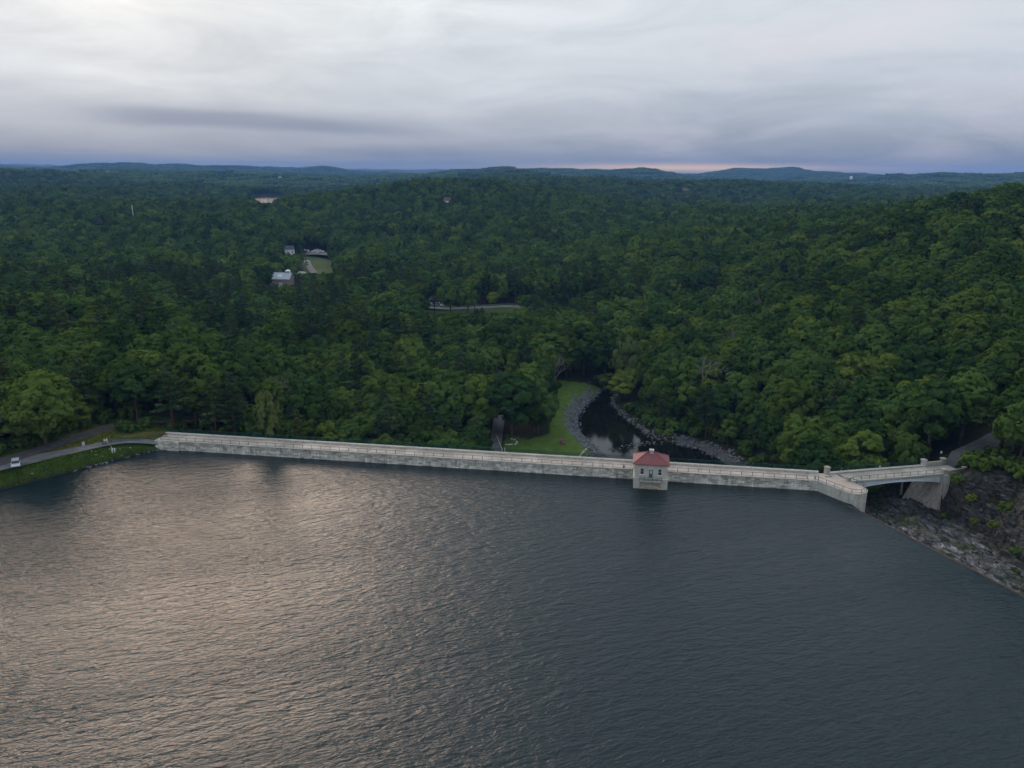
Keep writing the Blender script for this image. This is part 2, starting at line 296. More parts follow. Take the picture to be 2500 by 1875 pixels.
mat('old_track', (.085, .075, .08), .95, .2, mottled((.055, .05, .053), (.11, .098, .10), .6, .3))
mat('bark', (.09, .07, .055), .95, .1, mottled((.05, .04, .032), (.12, .10, .08), 2.5))
mat('pale_bark', (.30, .27, .23), .9, .1, mottled((.20, .18, .15), (.38, .35, .31), 2.0))
mat('pine_bark', (.13, .08, .06), .95, .1, mottled((.08, .05, .038), (.17, .11, .08), 2.0))
mat('dead_wood', (.30, .28, .25), .95, .1, mottled((.14, .13, .115), (.24, .225, .20), 1.5))
mat('riprap', (.20, .21, .23), .85, .25, mottled((.085, .095, .11), (.19, .205, .23), 1.2, .3, attr='tone'))
mat('white_stone', (.5, .5, .48), .9, .2)
mat('kiosk_wood', (.17, .085, .07), .8, .2, mottled((.12, .06, .05), (.20, .10, .085), 3.0))
mat('paper', (.7, .7, .7), .7, .2)
mat('metal_roof', (.36, .41, .46), .4, .5, mottled((.32, .37, .42), (.40, .45, .50), .6))
mat('siding_pink', (.30, .25, .23), .8, .2, mottled((.26, .22, .2), (.33, .28, .26), 1.5, 0, (1, 1, 6)))
mat('white_paint', (.78, .78, .77), .6, .3)
mat('cream_paint', (.62, .58, .48), .6, .3)
mat('slate_roof', (.05, .06, .085), .6, .3)
mat('brown_roof', (.12, .09, .075), .8, .2)
mat('brick_red', (.30, .10, .075), .85, .2)
mat('car_silver', (.55, .58, .62), .3, .5, None, .3)
mat('car_white', (.80, .80, .80), .3, .5)
mat('tyre', (.02, .02, .02), .8, .2)
mat('lamp_lens', (.6, .6, .6), .2, .5)
mat('red_lens', (.4, .02, .02), .3, .5)
mat('skin', (.42, .26, .19), .6, .3); mat('hair', (.02, .015, .012), .6, .3); mat('navy', (.02, .03, .06), .9, .1); mat('white_cloth', (.75, .75, .75), .9, .1)
mat('blue_cloth', (.30, .40, .55), .9, .1); mat('grey_cloth', (.10, .10, .11), .9, .1)
mat('flower', (.55, .60, .42), .9, .1); mat('blossom', (.62, .58, .48), .9, .1)
mat('rust_sill', (.17, .10, .065), .9, .2, mottled((.05, .035, .03), (.12, .082, .062), 1.5))
mat('pole_wood', (.22, .18, .14), .9, .1)
mat('lawn_edge', (.34, .33, .31), .9, .2)
def rock_mat(k, b):
    p = pos(k)
    pr = k.comb(k.vm('DOT_PRODUCT', p, (WD[0], WD[1], 0)).outputs['Value'], k.vm('DOT_PRODUCT', p, (WN[0], WN[1], 0)).outputs['Value'], k.vm('DOT_PRODUCT', p, (0, 0, 1)).outputs['Value'])
    st = k.noise(k.vm('MULTIPLY', pr, (.34, 1.15, 1.5)).outputs[0], 1.0, 8, .68, .5); n = k.noise(p, .9, 7, .62, .3); n3 = k.noise(p, .16, 4, .55)
    c = k.ramp(st, [(.34, (.018, .018, .019)), (.50, (.052, .051, .050)), (.60, (.10, .10, .10)), (.70, (.25, .26, .265))])
    c = k.mix(k.rng(n3, .50, .68, 0, .40), c, (.050, .040, .033, 1))
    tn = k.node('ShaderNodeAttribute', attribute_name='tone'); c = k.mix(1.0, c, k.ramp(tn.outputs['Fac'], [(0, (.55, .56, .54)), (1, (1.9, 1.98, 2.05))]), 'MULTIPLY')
    vr = k.node('ShaderNodeTexVoronoi'); vr.feature = 'DISTANCE_TO_EDGE'; vr.inputs['Scale'].default_value = .42
    wv = k.vm('ADD', k.vm('MULTIPLY', pr, (.6, 1.5, 1.3)).outputs[0], k.comb(k.m('MULTIPLY', n, 1.6), k.m('MULTIPLY', st, 1.6), 0.0)).outputs[0]; k.link(wv, vr.inputs['Vector'])
    crack = k.rng(vr.outputs['Distance'], .0, .07, .25, 1.0); c = k.mix(1.0, c, k.comb(crack, crack, crack), 'MULTIPLY')
    nz = k.node('ShaderNodeSeparateXYZ'); k.link(k.node('ShaderNodeNewGeometry').outputs['Normal'], nz.inputs[0])
    moss = k.m('MULTIPLY', k.rng(n3, .50, .60), k.rng(nz.outputs[2], .45, .80)); c = k.mix(k.m('MULTIPLY', moss, .8), c, (.026, .044, .015, 1))
    k.link(c, b.inputs['Base Color'])
    bn = k.node('ShaderNodeBump'); bn.inputs['Strength'].default_value = .9; bn.inputs['Distance'].default_value = .25
    k.link(k.m('ADD', k.m('ADD', st, k.m('MULTIPLY', n, .8)), k.m('MULTIPLY', crack, .8)), bn.inputs['Height']); k.link(bn.outputs[0], b.inputs['Normal'])
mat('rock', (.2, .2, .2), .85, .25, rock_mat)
def ground_mat(k, b):
    a = k.node('ShaderNodeAttribute', attribute_name='cover'); p = pos(k)
    n = k.noise(p, .35, 6, .62); n2 = k.noise(p, 2.2, 5, .6)
    v = k.mix(.5, k.ramp(n, [(.3, (.45, .48, .5)), (.7, (1.6, 1.5, 1.4))]), k.ramp(n2, [(.3, (.55, .55, .55)), (.7, (1.45, 1.45, 1.45))]))
    k.link(k.mix(1.0, a.outputs['Color'], v, 'MULTIPLY'), b.inputs['Base Color'])
    bn = k.node('ShaderNodeBump'); bn.inputs['Strength'].default_value = .6; bn.inputs['Distance'].default_value = .15
    k.link(n2, bn.inputs['Height']); k.link(bn.outputs[0], b.inputs['Normal'])
mat('ground_cover', (.05, .06, .03), .95, .1, ground_mat)
def leaf_mat(name, dark, mid, light, trans=.22):
    m = bpy.data.materials.new(name); m.use_nodes = True; k = NT(m.node_tree); k.n.clear()
    a = k.node('ShaderNodeAttribute', attribute_name='tone'); oi = k.node('ShaderNodeObjectInfo')
    f = k.m('ADD', k.m('MULTIPLY', a.outputs['Fac'], .26), k.m('MULTIPLY', oi.outputs['Random'], .74))
    c = k.ramp(f, [(.08, dark), (.5, mid), (.95, light)])
    r2 = k.m('FRACT', k.m('MULTIPLY', oi.outputs['Random'], 7.31))
    c = k.mix(1.0, c, k.ramp(r2, [(0, (.92, .94, .85)), (.5, (1.12, 1.04, .80)), (.85, (1.28, 1.08, .74)), (1, (1.46, 1.16, .70))]), 'MULTIPLY')
    d = k.node('ShaderNodeBsdfDiffuse'); tr = k.node('ShaderNodeBsdfTranslucent'); k.link(c, d.inputs[0]); k.link(k.mix(1.0, c, (1.2, 1.3, .6, 1), 'MULTIPLY'), tr.inputs[0])
    mx = k.node('ShaderNodeMixShader'); mx.inputs[0].default_value = trans; k.link(d.outputs[0], mx.inputs[1]); k.link(tr.outputs[0], mx.inputs[2])
    o = k.node('ShaderNodeOutputMaterial'); k.link(mx.outputs[0], o.inputs[0]); MATS[name] = m
leaf_mat('leaf_oak', (.030, .066, .024), (.056, .114, .036), (.102, .178, .050))
leaf_mat('leaf_light', (.060, .112, .032), (.090, .156, .043), (.130, .205, .058))
leaf_mat('leaf_pine', (.026, .056, .032), (.046, .088, .048), (.070, .120, .060), .12)
leaf_mat('leaf_blossom', (.14, .15, .09), (.26, .26, .18), (.42, .40, .30), .15)
leaf_mat('leaf_pale', (.050, .090, .045), (.072, .118, .058), (.098, .150, .074), .15)
leaf_mat('grass_blade', (.040, .086, .018), (.068, .132, .026), (.10, .168, .036), .2)
def water_mat(name, amp, deep, rough=.06, sc=1.0):
    def f(k, b):
        b.inputs['IOR'].default_value = 1.33
        p = pos(k)
        rot = k.node('ShaderNodeMapping'); rot.inputs['Rotation'].default_value = (0, 0, math.radians(-17)); k.link(p, rot.inputs[0]); p = rot.outputs[0]
        def L(sx_, sy_, d, off): return k.noise(k.vm('ADD', k.vm('MULTIPLY', p, (sx_ * sc, sy_ * sc, 1)).outputs[0], (off, off * .7, 0)).outputs[0], 1.0, d, .55, .35)
        gust = k.rng(k.noise(k.vm('MULTIPLY', p, (.008, .045, 1)).outputs[0], 1.0, 4, .6), .35, .65, .80, 1.16)
        h = k.m('ADD', k.m('MULTIPLY', L(.20, .52, 2, 3), .42), k.m('ADD', k.m('MULTIPLY', L(.60, 1.5, 3, 11), .26), k.m('MULTIPLY', L(2.0, 3.4, 3, 29), .09)))
        bn = k.node('ShaderNodeBump'); bn.inputs['Strength'].default_value = 1.0; bn.inputs['Distance'].default_value = amp
        k.link(k.m('MULTIPLY', h, gust), bn.inputs['Height']); k.link(bn.outputs[0], b.inputs['Normal'])
    return mat(name, deep, rough, .5, f)
water_mat('lake_water', .80, (.006, .018, .021), .19, 1.3)
water_mat('stream_water', .022, (.006, .007, .006), .0, 1.5)
water_mat('pond_water', .03, (.02, .025, .025), .12, 1.0)
def mesh_mat():
    m = bpy.data.materials.new('fence_mesh'); m.use_nodes = True; k = NT(m.node_tree); k.n.clear()
    d = k.node('ShaderNodeBsdfDiffuse'); d.inputs[0].default_value = (.012, .05, .045, 1); tr = k.node('ShaderNodeBsdfTransparent')
    mx = k.node('ShaderNodeMixShader'); mx.inputs[0].default_value = .42; k.link(tr.outputs[0], mx.inputs[1]); k.link(d.outputs[0], mx.inputs[2])
    o = k.node('ShaderNodeOutputMaterial'); k.link(mx.outputs[0], o.inputs[0]); MATS['fence_mesh'] = m
mesh_mat()
# ------------------------------------------------------------------ mesh builders
def raw_mesh(name, V, Fc, mats, mi=None, smooth=False, tone=None, cover=None):
    me = bpy.data.meshes.new(name)
    V = np.asarray(V, np.float32)
    if isinstance(Fc, np.ndarray):
        k = Fc.shape[1]; me.vertices.add(len(V)); me.vertices.foreach_set('co', V.ravel())
        me.loops.add(Fc.size); me.loops.foreach_set('vertex_index', Fc.astype(np.int32).ravel())
        me.polygons.add(len(Fc)); me.polygons.foreach_set('loop_start', np.arange(0, Fc.size, k, dtype=np.int32)); me.update(calc_edges=True); me.validate()
    else: me.from_pydata([tuple(map(float, v)) for v in V], [], Fc); me.update()
    for m in mats: me.materials.append(MATS[m])
    if mi is not None: me.polygons.foreach_set('material_index', np.asarray(mi, np.int32))
    if smooth: me.polygons.foreach_set('use_smooth', np.ones(len(me.polygons), bool))
    if tone is not None: a = me.attributes.new('tone', 'FLOAT', 'POINT'); a.data.foreach_set('value', np.asarray(tone, np.float32))
    if cover is not None: a = me.attributes.new('cover', 'FLOAT_COLOR', 'POINT'); a.data.foreach_set('color', np.asarray(cover, np.float32).ravel())
    return me
def put(name, me, parent=None, loc=(0, 0, 0), rz=0.0):
    o = bpy.data.objects.new(name, me); C.objects.link(o); o.location = loc; o.rotation_euler = (0, 0, rz)
    if parent is not None: o.parent = parent
    return o
def tag(o, label=None, cat=None, group=None, kind=None):
    if label: o['label'] = label
    if cat: o['category'] = cat
    if group: o['group'] = group
    if kind: o['kind'] = kind
    return o
def thing(name, label, cat, loc=(0, 0, 0), rz=0.0, group=None):
    o = bpy.data.objects.new(name, None); C.objects.link(o); o.location = loc; o.rotation_euler = (0, 0, rz); o.empty_display_size = .3
    return tag(o, label, cat, group)
class MB:
    def __init__(s): s.v = []; s.f = []; s.m = []; s.t = []; s.tone = .5
    def add(s, vs, fs, mi=0):
        b = len(s.v); s.v += [tuple(p) for p in vs]; s.t += [s.tone] * len(vs)
        s.f += [tuple(b + i for i in f) for f in fs]; s.m += [mi] * len(fs); return s
    def box(s, x0, x1, y0, y1, z0, z1, mi=0, cham=0.0):
        if cham:
            c = cham
            v = [(x0, y0, z0), (x1, y0, z0), (x1, y1, z0), (x0, y1, z0), (x0, y0, z1 - c), (x1, y0, z1 - c), (x1, y1, z1 - c), (x0, y1, z1 - c), (x0 + c, y0 + c, z1), (x1 - c, y0 + c, z1), (x1 - c, y1 - c, z1), (x0 + c, y1 - c, z1)]
            return s.add(v, [(3, 2, 1, 0), (0, 1, 5, 4), (1, 2, 6, 5), (2, 3, 7, 6), (3, 0, 4, 7), (4, 5, 9, 8), (5, 6, 10, 9), (6, 7, 11, 10), (7, 4, 8, 11), (8, 9, 10, 11)], mi)
        v = [(x0, y0, z0), (x1, y0, z0), (x1, y1, z0), (x0, y1, z0), (x0, y0, z1), (x1, y0, z1), (x1, y1, z1), (x0, y1, z1)]
        return s.add(v, [(3, 2, 1, 0), (0, 1, 5, 4), (1, 2, 6, 5), (2, 3, 7, 6), (3, 0, 4, 7), (4, 5, 6, 7)], mi)
    def prism(s, poly, z0, z1, mi=0):
        n = len(poly); v = [(x, y, z0) for x, y in poly] + [(x, y, z1) for x, y in poly]
        return s.add(v, [tuple(range(n - 1, -1, -1)), tuple(range(n, 2 * n))] + [(i, (i + 1) % n, n + (i + 1) % n, n + i) for i in range(n)], mi)
    def hexa(s, b4, t4, mi=0): return s.add(list(b4) + list(t4), [(3, 2, 1, 0), (0, 1, 5, 4), (1, 2, 6, 5), (2, 3, 7, 6), (3, 0, 4, 7), (4, 5, 6, 7)], mi)
    def tube(s, pts, rad, n=6, mi=0, cap=True):
        pts = [Vector(p) for p in pts]; b = len(s.v)
        for i, p in enumerate(pts):
            d = (pts[min(i + 1, len(pts) - 1)] - pts[max(i - 1, 0)]).normalized()
            a = d.orthogonal().normalized() if abs(d.z) < .95 else Vector((1, 0, 0)); a = (a - d * a.dot(d)).normalized(); c = d.cross(a); r = rad[i] if isinstance(rad, (list, tuple)) else rad
            for j in range(n):
                th = 2 * math.pi * j / n; q = p + a * (r * math.cos(th)) + c * (r * math.sin(th)); s.v.append((q.x, q.y, q.z)); s.t.append(s.tone)
        for i in range(len(pts) - 1):
            for j in range(n): s.f.append((b + i * n + j, b + i * n + (j + 1) % n, b + (i + 1) * n + (j + 1) % n, b + (i + 1) * n + j)); s.m.append(mi)
        if cap:
            s.f.append(tuple(b + j for j in range(n - 1, -1, -1))); s.m.append(mi); e = b + (len(pts) - 1) * n; s.f.append(tuple(e + j for j in range(n))); s.m.append(mi)
        return s
    def mesh(s, name, mats, smooth=False): return raw_mesh(name, s.v, s.f, mats if isinstance(mats, (list, tuple)) else [mats], s.m, smooth, s.t)
    def build(s, name, mats, parent=None, loc=(0, 0, 0), rz=0.0, smooth=False): return put(name, s.mesh(name, mats, smooth), parent, loc, rz)
def grid_faces(nu, nv):
    i = np.arange(nu - 1)[:, None] * nv + np.arange(nv - 1)[None, :]; i = i.ravel()
    return np.stack([i, i + nv, i + nv + 1, i + 1], 1)
# ------------------------------------------------------------------ terrain: one sheet out to the horizon
def make_terrain():
    na = 430; a = np.linspace(-1, 1, na); a = np.radians(64) * (0.55 * a + 0.45 * a ** 3)
    r = np.concatenate([np.linspace(70, 150, 12), np.geomspace(153, 420, 190), np.geomspace(424, 2600, 190), np.geomspace(2640, 14000, 130)])
    A, R = np.meshgrid(a, r, indexing='ij'); x = R * np.sin(A); y = R * np.cos(A); z = ground(x, y)
    col = np.zeros(x.shape + (4,)); col[..., 3] = 1; col[..., :3] = (.022, .026, .012)
    R_ = np.hypot(x, y); col[R_ > 900, :3] = (.028, .045, .018)
    def cover(mask, c): col[mask, :3] = c
    nb = R_ < 420; shore = seg_dist(x, y, SHORE)
    cover(nb & (sdist(x, y, LAWN) < 0), (.074, .124, .022))
    cover(nb & (sdist(x, y, STREAM) < 3.5) & ((x < 36) | (x > 60)), (.075, .078, .08))
    cover(nb & (sdist(x, y, STREAM) < 0), (.02, .018, .014))
    dA = seg_dist(x, y, ROAD_A); dB = seg_dist(x, y, ROAD_B)
    cover(nb & (x < -84) & (y < 215) & (np.minimum(dA, dB) < 9), (.042, .066, .016))
    dry = nb & (x < -86) & (x > -122) & (y > 172) & (y < 202) & (dB > 2.0) & (dA > 2.4) & (x > -116)
    cover(dry, (.105, .098, .026))
    cover(nb & (x < -80) & (shore < 5) & (y < 192), (.045, .080, .016))
    cover(nb & (shore < 0.7), (.03, .028, .02))
    cover(nb & (seg_dist(x, y, ROAD_R) < 5) & (x > 95), (.040, .056, .018))
    hw = (R_ > 420) & (R_ < 700); cover(hw & (seg_dist(x, y, HIGHWAY) < 16), (.045, .080, .018))
    fld = [P(p, q, -16) for p, q in [(742, 632), (748, 626), (800, 630), (806, 642), (800, 668), (775, 664)]]
    cover((R_ > 560) & (R_ < 1000) & (sdist(x, y, fld) < 8), (.055, .088, .022))
    me = raw_mesh('terrain', np.stack([x, y, z], -1).reshape(-1, 3), grid_faces(na, len(r)), ['ground_cover'], smooth=True, cover=col.reshape(-1, 4))
    tag(put('terrain', me), kind='structure', label='wooded valley floor and hills running out to the horizon')
make_terrain()
def sheet(name, poly, z, m, label):
    me = raw_mesh(name, [(x, y, z) for x, y in poly], [tuple(range(len(poly)))], [m]); o = put(name, me); tag(o, label, kind='structure')
    if o.data.polygons[0].normal.z < 0: o.data.flip_normals()
    return o
sheet('reservoir_water', [(-420, -200), (380, -200), (178, -120), WEIR[5], WEIR[4], WEIR[3], WEIR[2], WEIR[1], (74.4, 157.0), dam(163, 1.0), dam(-2, 1.0), (-99, 191), (-122, 184), (-150, 140), (-260, 20)], 0.0, 'lake_water', 'rippled reservoir water in front of the dam')
sheet('stream_water', STREAM, ZS, 'stream_water', 'still dark stream pool below the dam')
sheet('distant_lake_water', FARLAKE, 2.0, 'pond_water', 'pale distant lake among the far woods')
def ribbon(name, pts, w, m, label, lift=.07, edge=None):
    P2 = [Vector((a, b)) for a, b in pts]; L = [0]
    for a, b in zip(P2[:-1], P2[1:]): L.append(L[-1] + (b - a).length)
    n = max(6, int(L[-1] / 1.5)); S = np.linspace(0, L[-1], n); xs = np.interp(S, L, [p.x for p in P2]); ys = np.interp(S, L, [p.y for p in P2])
    for _ in range(4): xs[1:-1] = (xs[:-2] + 2 * xs[1:-1] + xs[2:]) / 4; ys[1:-1] = (ys[:-2] + 2 * ys[1:-1] + ys[2:]) / 4
    tx = np.gradient(xs); ty = np.gradient(ys); q = np.hypot(tx, ty); nx, ny = -ty / q, tx / q
    ww = w if not callable(w) else np.array([w(k / (n - 1)) for k in range(n)])
    ws = np.linspace(-.5, .5, 7); X_ = xs[:, None] + nx[:, None] * ws * (ww if np.isscalar(ww) else ww[:, None]); Y_ = ys[:, None] + ny[:, None] * ws * (ww if np.isscalar(ww) else ww[:, None])
    Z_ = ground(X_, Y_); Z_ = np.repeat(Z_.max(1, keepdims=True), 7, 1) + lift
    Z_[1:-1] = np.maximum(Z_[1:-1], (Z_[:-2] + Z_[2:]) / 2)
    me = raw_mesh(name, np.stack([X_, Y_, Z_], -1).reshape(-1, 3), grid_faces(n, 7)[:, ::-1].copy(), [m], smooth=True)
    if me.polygons[0].normal.z < 0: me.flip_normals()
    return tag(put(name, me), label, kind='structure'), (xs, ys, Z_[:, 3], nx, ny, ww)
ra, RA = ribbon('road', ROAD_A, lambda k: 6.5 - 2.7 * sstep(k, .35, .7), 'asphalt_pale', 'grey paved road along the grass bank to the dam', .10)
rb, RB = ribbon('road', ROAD_B, lambda k: 5.0 - .8 * k, 'old_track', 'dark track climbing into the woods beside the bank', .06)
rr, RR = ribbon('road', ROAD_R, 5.0, 'asphalt', 'dark asphalt road leaving the bridge uphill', .10)
ac, RAC = ribbon('path', ACCESS, 4.2, 'asphalt_pale', 'grey service lane running from the dam foot into trees', .12)
hwy, RH = ribbon('road', HIGHWAY, 8.0, 'asphalt_pale', 'grey highway crossing the valley behind the trees', .15)
drv, RD = ribbon('road', DRIVE, 6.0, 'asphalt_pale', 'pale driveway beside the distant green field', .15)
lot = [P(p, q, -15) for p, q in [(745, 620), (750, 626), (775, 625), (800, 627), (798, 620), (775, 616)]]
zl = float(np.max(ground(np.array([p[0] for p in lot]), np.array([p[1] for p in lot])))) + .2
sheet('parking_lot', lot, zl, 'asphalt_pale', 'small grey parking lot at the top of the far field')
# ------------------------------------------------------------------ spillway rock
def make_rock():
    s = np.arange(-34, 62, .30); q = np.arange(-4.0, 46, .30); S, Q = np.meshgrid(s, q, indexing='ij')
    x = W0[0] + WD[0] * S + WN[0] * Q; y = W0[1] + WD[1] * S + WN[1] * Q; z = rock_z(x, y, True)
    g = land(x, y); fade = sstep(Q, 38, 45); z = z * (1 - fade) + (np.minimum(z, g) - .8) * fade
    z = np.where((Q < 0.4) & (S < -1), np.minimum(z, -5.5), z); z = np.where((Q < .55), np.minimum(z, -.5), z)
    z = np.where(S < -30, z - 2.5, z)
    x = x + .25 * fbm(S * .9, Q * .9, 120, 3) * WN[0]; y = y + .25 * fbm(S * .9, Q * .9, 120, 3) * WN[1]
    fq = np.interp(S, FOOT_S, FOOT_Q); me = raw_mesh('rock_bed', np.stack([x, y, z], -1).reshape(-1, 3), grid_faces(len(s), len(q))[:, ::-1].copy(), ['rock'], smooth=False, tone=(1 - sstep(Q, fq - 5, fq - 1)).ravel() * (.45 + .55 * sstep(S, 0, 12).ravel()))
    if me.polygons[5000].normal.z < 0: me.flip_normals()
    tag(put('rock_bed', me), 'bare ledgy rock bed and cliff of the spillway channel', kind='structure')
make_rock()
wb = MB()
for i in range(len(WEIR) - 1):
    (x0, y0), (x1, y1) = WEIR[i], WEIR[i + 1]; n = max(1, int(math.hypot(x1 - x0, y1 - y0) / 2.5))
    for j in range(n):
        a0, a1 = j / n + .004, (j + 1) / n - .004; p0 = (x0 + (x1 - x0) * a0, y0 + (y1 - y0) * a0); p1 = (x0 + (x1 - x0) * a1, y0 + (y1 - y0) * a1)
        e = random.uniform(-.02, .02); wb.tone = random.random(); w0 = (-.10, .30)
        Q4 = [(p0[0] + WN[0] * w0[0], p0[1] + WN[1] * w0[0]), (p1[0] + WN[0] * w0[0], p1[1] + WN[1] * w0[0]), (p1[0] + WN[0] * w0[1], p1[1] + WN[1] * w0[1]), (p0[0] + WN[0] * w0[1], p0[1] + WN[1] * w0[1])]
        wb.hexa([(a, b, -3.2) for a, b in Q4], [(a, b, .045 + e) for a, b in Q4])
tag(wb.build('spillway_weir', 'rust_sill'), 'low brown stone weir sill along the edge of the reservoir water', 'weir')
# ------------------------------------------------------------------ the dam
dm = thing('stone_dam', 'long straight grey granite dam holding back the reservoir', 'dam', (DA[0], DA[1], 0), DANG)
GS = 125.1; GW = 3.85                                      # gatehouse centre along the dam, half width
b = MB(); b.hexa([(-1.6, .3, -30), (DL + .6, .3, -30), (DL + .6, 12, -30), (-1.6, 12, -30)], [(-1.6, .3, 2.2), (DL + .6, .3, 2.2), (DL + .6, 5.25, 2.2), (-1.6, 5.25, 2.2)]); b.build('core_wall', 'granite', dm)
def courses(s0, s1, front, heights, m, lo=.9, hi=1.7, back=.32, jit=.05, name='masonry'):
    mb = MB(); z = heights[0]
    for h in heights[1:]:
        s = s0 - random.random() * .2; s = s0
        while s < s1 - .05:
            w = min(random.uniform(lo, hi), s1 - s); w = s1 - s if s1 - s - w < .4 else w
            mb.tone = random.random(); f = front - random.uniform(0, jit)
            mb.box(s + .03, s + w - .03, f, back, z + .03, z + h - .03, cham=0)
            s += w
        z += h
    o = mb.build(name, m, dm); o['kind'] = 'stuff'; return o
courses(5.6, GS - GW, 0.0, [-1.2, .5, .5, .5, .45, .45], 'granite_low'); courses(GS + GW, DL, 0.0, [-1.2, .5, .5, .5, .45, .45], 'granite_low')
courses(5.6, GS - GW, .10, [1.2, .40, .38, .36], 'granite'); courses(GS + GW, DL, .10, [1.2, .40, .38, .36], 'granite')
courses(-1.0, 5.5, -.45, [-1.2, .5, .5, .5, .45, .45], 'granite_low', jit=.12); courses(-.4, 5.5, -.30, [1.2, .40, .38, .36], 'granite', jit=.12)
def stones(fr, to, y0, y1, z0, z1, parent, m='coping', step=1.28, name='coping_stone', gap=.03):
    n = max(1, round((to - fr) / step)); st = (to - fr) / n; meshes = []
    for i in range(4):
        k = MB(); k.tone = i / 3; k.box(gap / 2, st - gap / 2, y0, y1, z0, z1, cham=.035); meshes.append(k.mesh(name, m))
    for i in range(n): put(name, random.choice(meshes), parent, (fr + i * st, random.uniform(-.015, .015), random.uniform(-.008, .008)))
stones(-.4, GS - GW, -.06, .52, 2.345, 2.54, dm); stones(GS + GW, DL, -.06, .52, 2.345, 2.54, dm)
stones(-1.2, DL + .8, 4.62, 5.28, 2.72, 2.95, dm)
b = MB(); b.box(-1.2, DL + .8, 4.74, 5.16, 2.2, 2.72); b.build('parapet', 'granite', dm)
sm = []
for i in range(4):
    k = MB(); k.tone = .2 + i * .2; k.box(.015, 2.985, .56, 4.70, 2.2, 2.36); sm.append(k.mesh('paving_slab', 'crest_concrete'))
for i in range(int((DL + 1) / 3)): put('paving_slab', random.choice(sm), dm, (-1 + i * 3, 0, random.uniform(-.006, .006)))
def railing(name, label, pts, zs, m='rail_paint', step=2.4, h=.92, group=None, rails=(.90, .12), r=.042, pr=.055):
    """pts: plan polyline, zs: base heights"""
    o = thing(name, label, 'railing', (pts[0][0], pts[0][1], zs[0]), 0, group); P3 = [Vector((x, y, z)) - Vector((pts[0][0], pts[0][1], zs[0])) for (x, y), z in zip(pts, zs)]
    L = [0.0]
    for a, c in zip(P3[:-1], P3[1:]): L.append(L[-1] + (c - a).length)
    n = max(1, round(L[-1] / step)); k = MB(); k.tube([(0, 0, -.06), (0, 0, h)], pr, 6); pm = k.mesh('post', m)
    at = lambda d: Vector([float(np.interp(d, L, [p[i] for p in P3])) for i in range(3)])
    for i in range(n + 1): put('post', pm, o, at(L[-1] * i / n))
    for z in rails:
        k = MB(); k.tube([p + Vector((0, 0, z)) for p in P3], r, 6); k.build('rail', m, o)
    return o, P3, L
railing('railing', 'dark pipe railing on the water side of the dam between bank and gatehouse', [dam(.3, .22), dam(GS - GW, .22)], [2.54, 2.54])
railing('railing', 'dark pipe railing on the water side of the dam between gatehouse and pier', [dam(GS + GW, .22), dam(DL - .2, .22)], [2.54, 2.54])
def fence(name, label, pts, zs, step=2.4, h=1.05):
    o, P3, L = railing(name, label, pts, zs, 'fence_green', step, h, None, (h - .03,), .03, .04); o['category'] = 'fence'
    for a, c in zip(P3[:-1], P3[1:]):
        d = c - a; n = max(1, round(d.length / (step * 4)))
        for i in range(n):
            p, q = a + d * (i / n), a + d * ((i + 1) / n)
            put('mesh_panel', raw_mesh('mesh_panel', [p + Vector((0, 0, .03)), q + Vector((0, 0, .03)), q + Vector((0, 0, h - .06)), p + Vector((0, 0, h - .06))], [(0, 1, 2, 3)], ['fence_mesh']), o)
    return o
fence('chain_link_fence', 'green chain-link fence on the valley side of the dam crest', [dam(-1.0, 5.0), dam(DL + .3, 5.0)], [2.93, 2.93])
# ------------------------------------------------------------------ gatehouse
gp = dam(GS, 0)
gh = thing('gatehouse', 'small pale stone gatehouse with red hipped roof standing in the water', 'gatehouse', (gp[0], gp[1], 0), DANG)
f0, bk, hw_ = -5.2, .75, 3.7
k = MB(); k.tone = .55; k.box(-3.85, 3.85, f0 - .12, bk, -3, 2.40); k.build('base_wall', 'house_stone', gh)
k = MB(); k.box(-3.92, 3.92, f0 - .20, bk + .02, 2.40, 2.58, cham=.05); k.build('string_course', 'house_trim', gh)
WIN = [(-1.98, .33), (2.0, .33)]                             # centre, half width
k = MB(); k.tone = .6; th = .35; zw0, zw1 = 3.45, 4.85; dz = 4.62
xs = [-hw_, -1.98 - .33, -1.98 + .33, -.40, .40, 2.0 - .33, 2.0 + .33, hw_]
for i in range(7):
    a, c = xs[i], xs[i + 1]
    if i in (1, 5): k.box(a, c, f0, f0 + th, 2.58, zw0); k.box(a, c, f0, f0 + th, zw1, 5.95)
    elif i == 3: k.box(a, c, f0, f0 + th, dz, 5.95)
    else: k.box(a, c, f0, f0 + th, 2.58, 5.95)
k.box(-hw_, -hw_ + th, f0 + th, bk - .1, 2.58, 5.95); k.box(hw_ - th, hw_, f0 + th, bk - .1, 2.58, 5.95); k.box(-hw_ + th, hw_ - th, bk - th, bk - .1, 2.58, 5.95)
k.build('upper_wall', 'house_stone', gh)
k = MB(); k.box(-hw_ - .10, hw_ + .10, f0 - .10, bk, 5.72, 5.96); k.build('cornice', 'house_trim', gh)
for cx, h in WIN:
    w = MB(); w.box(cx - h, cx + h, f0 + .16, f0 + .20, zw0, zw1); wo = w.build('window', 'dark_glass', gh)
    q = MB(); q.box(cx - h - .10, cx - h, f0 - .03, f0 + .16, zw0, zw1); q.box(cx + h, cx + h + .10, f0 - .03, f0 + .16, zw0, zw1); q.box(cx - h - .10, cx + h + .10, f0 - .03, f0 + .16, zw1, zw1 + .12); q.build('frame', 'house_trim', wo)
    q = MB(); q.box(cx - h, cx + h, f0 + .11, f0 + .16, 4.12, 4.18); q.box(cx - .02, cx + .02, f0 + .12, f0 + .155, zw0, zw1); q.build('glazing_bar', 'house_trim', wo)
    q = MB(); q.box(cx - h - .14, cx + h + .14, f0 - .16, f0 + .12, zw0 - .16, zw0, cham=.03); q.build('sill', 'sill_white', wo)
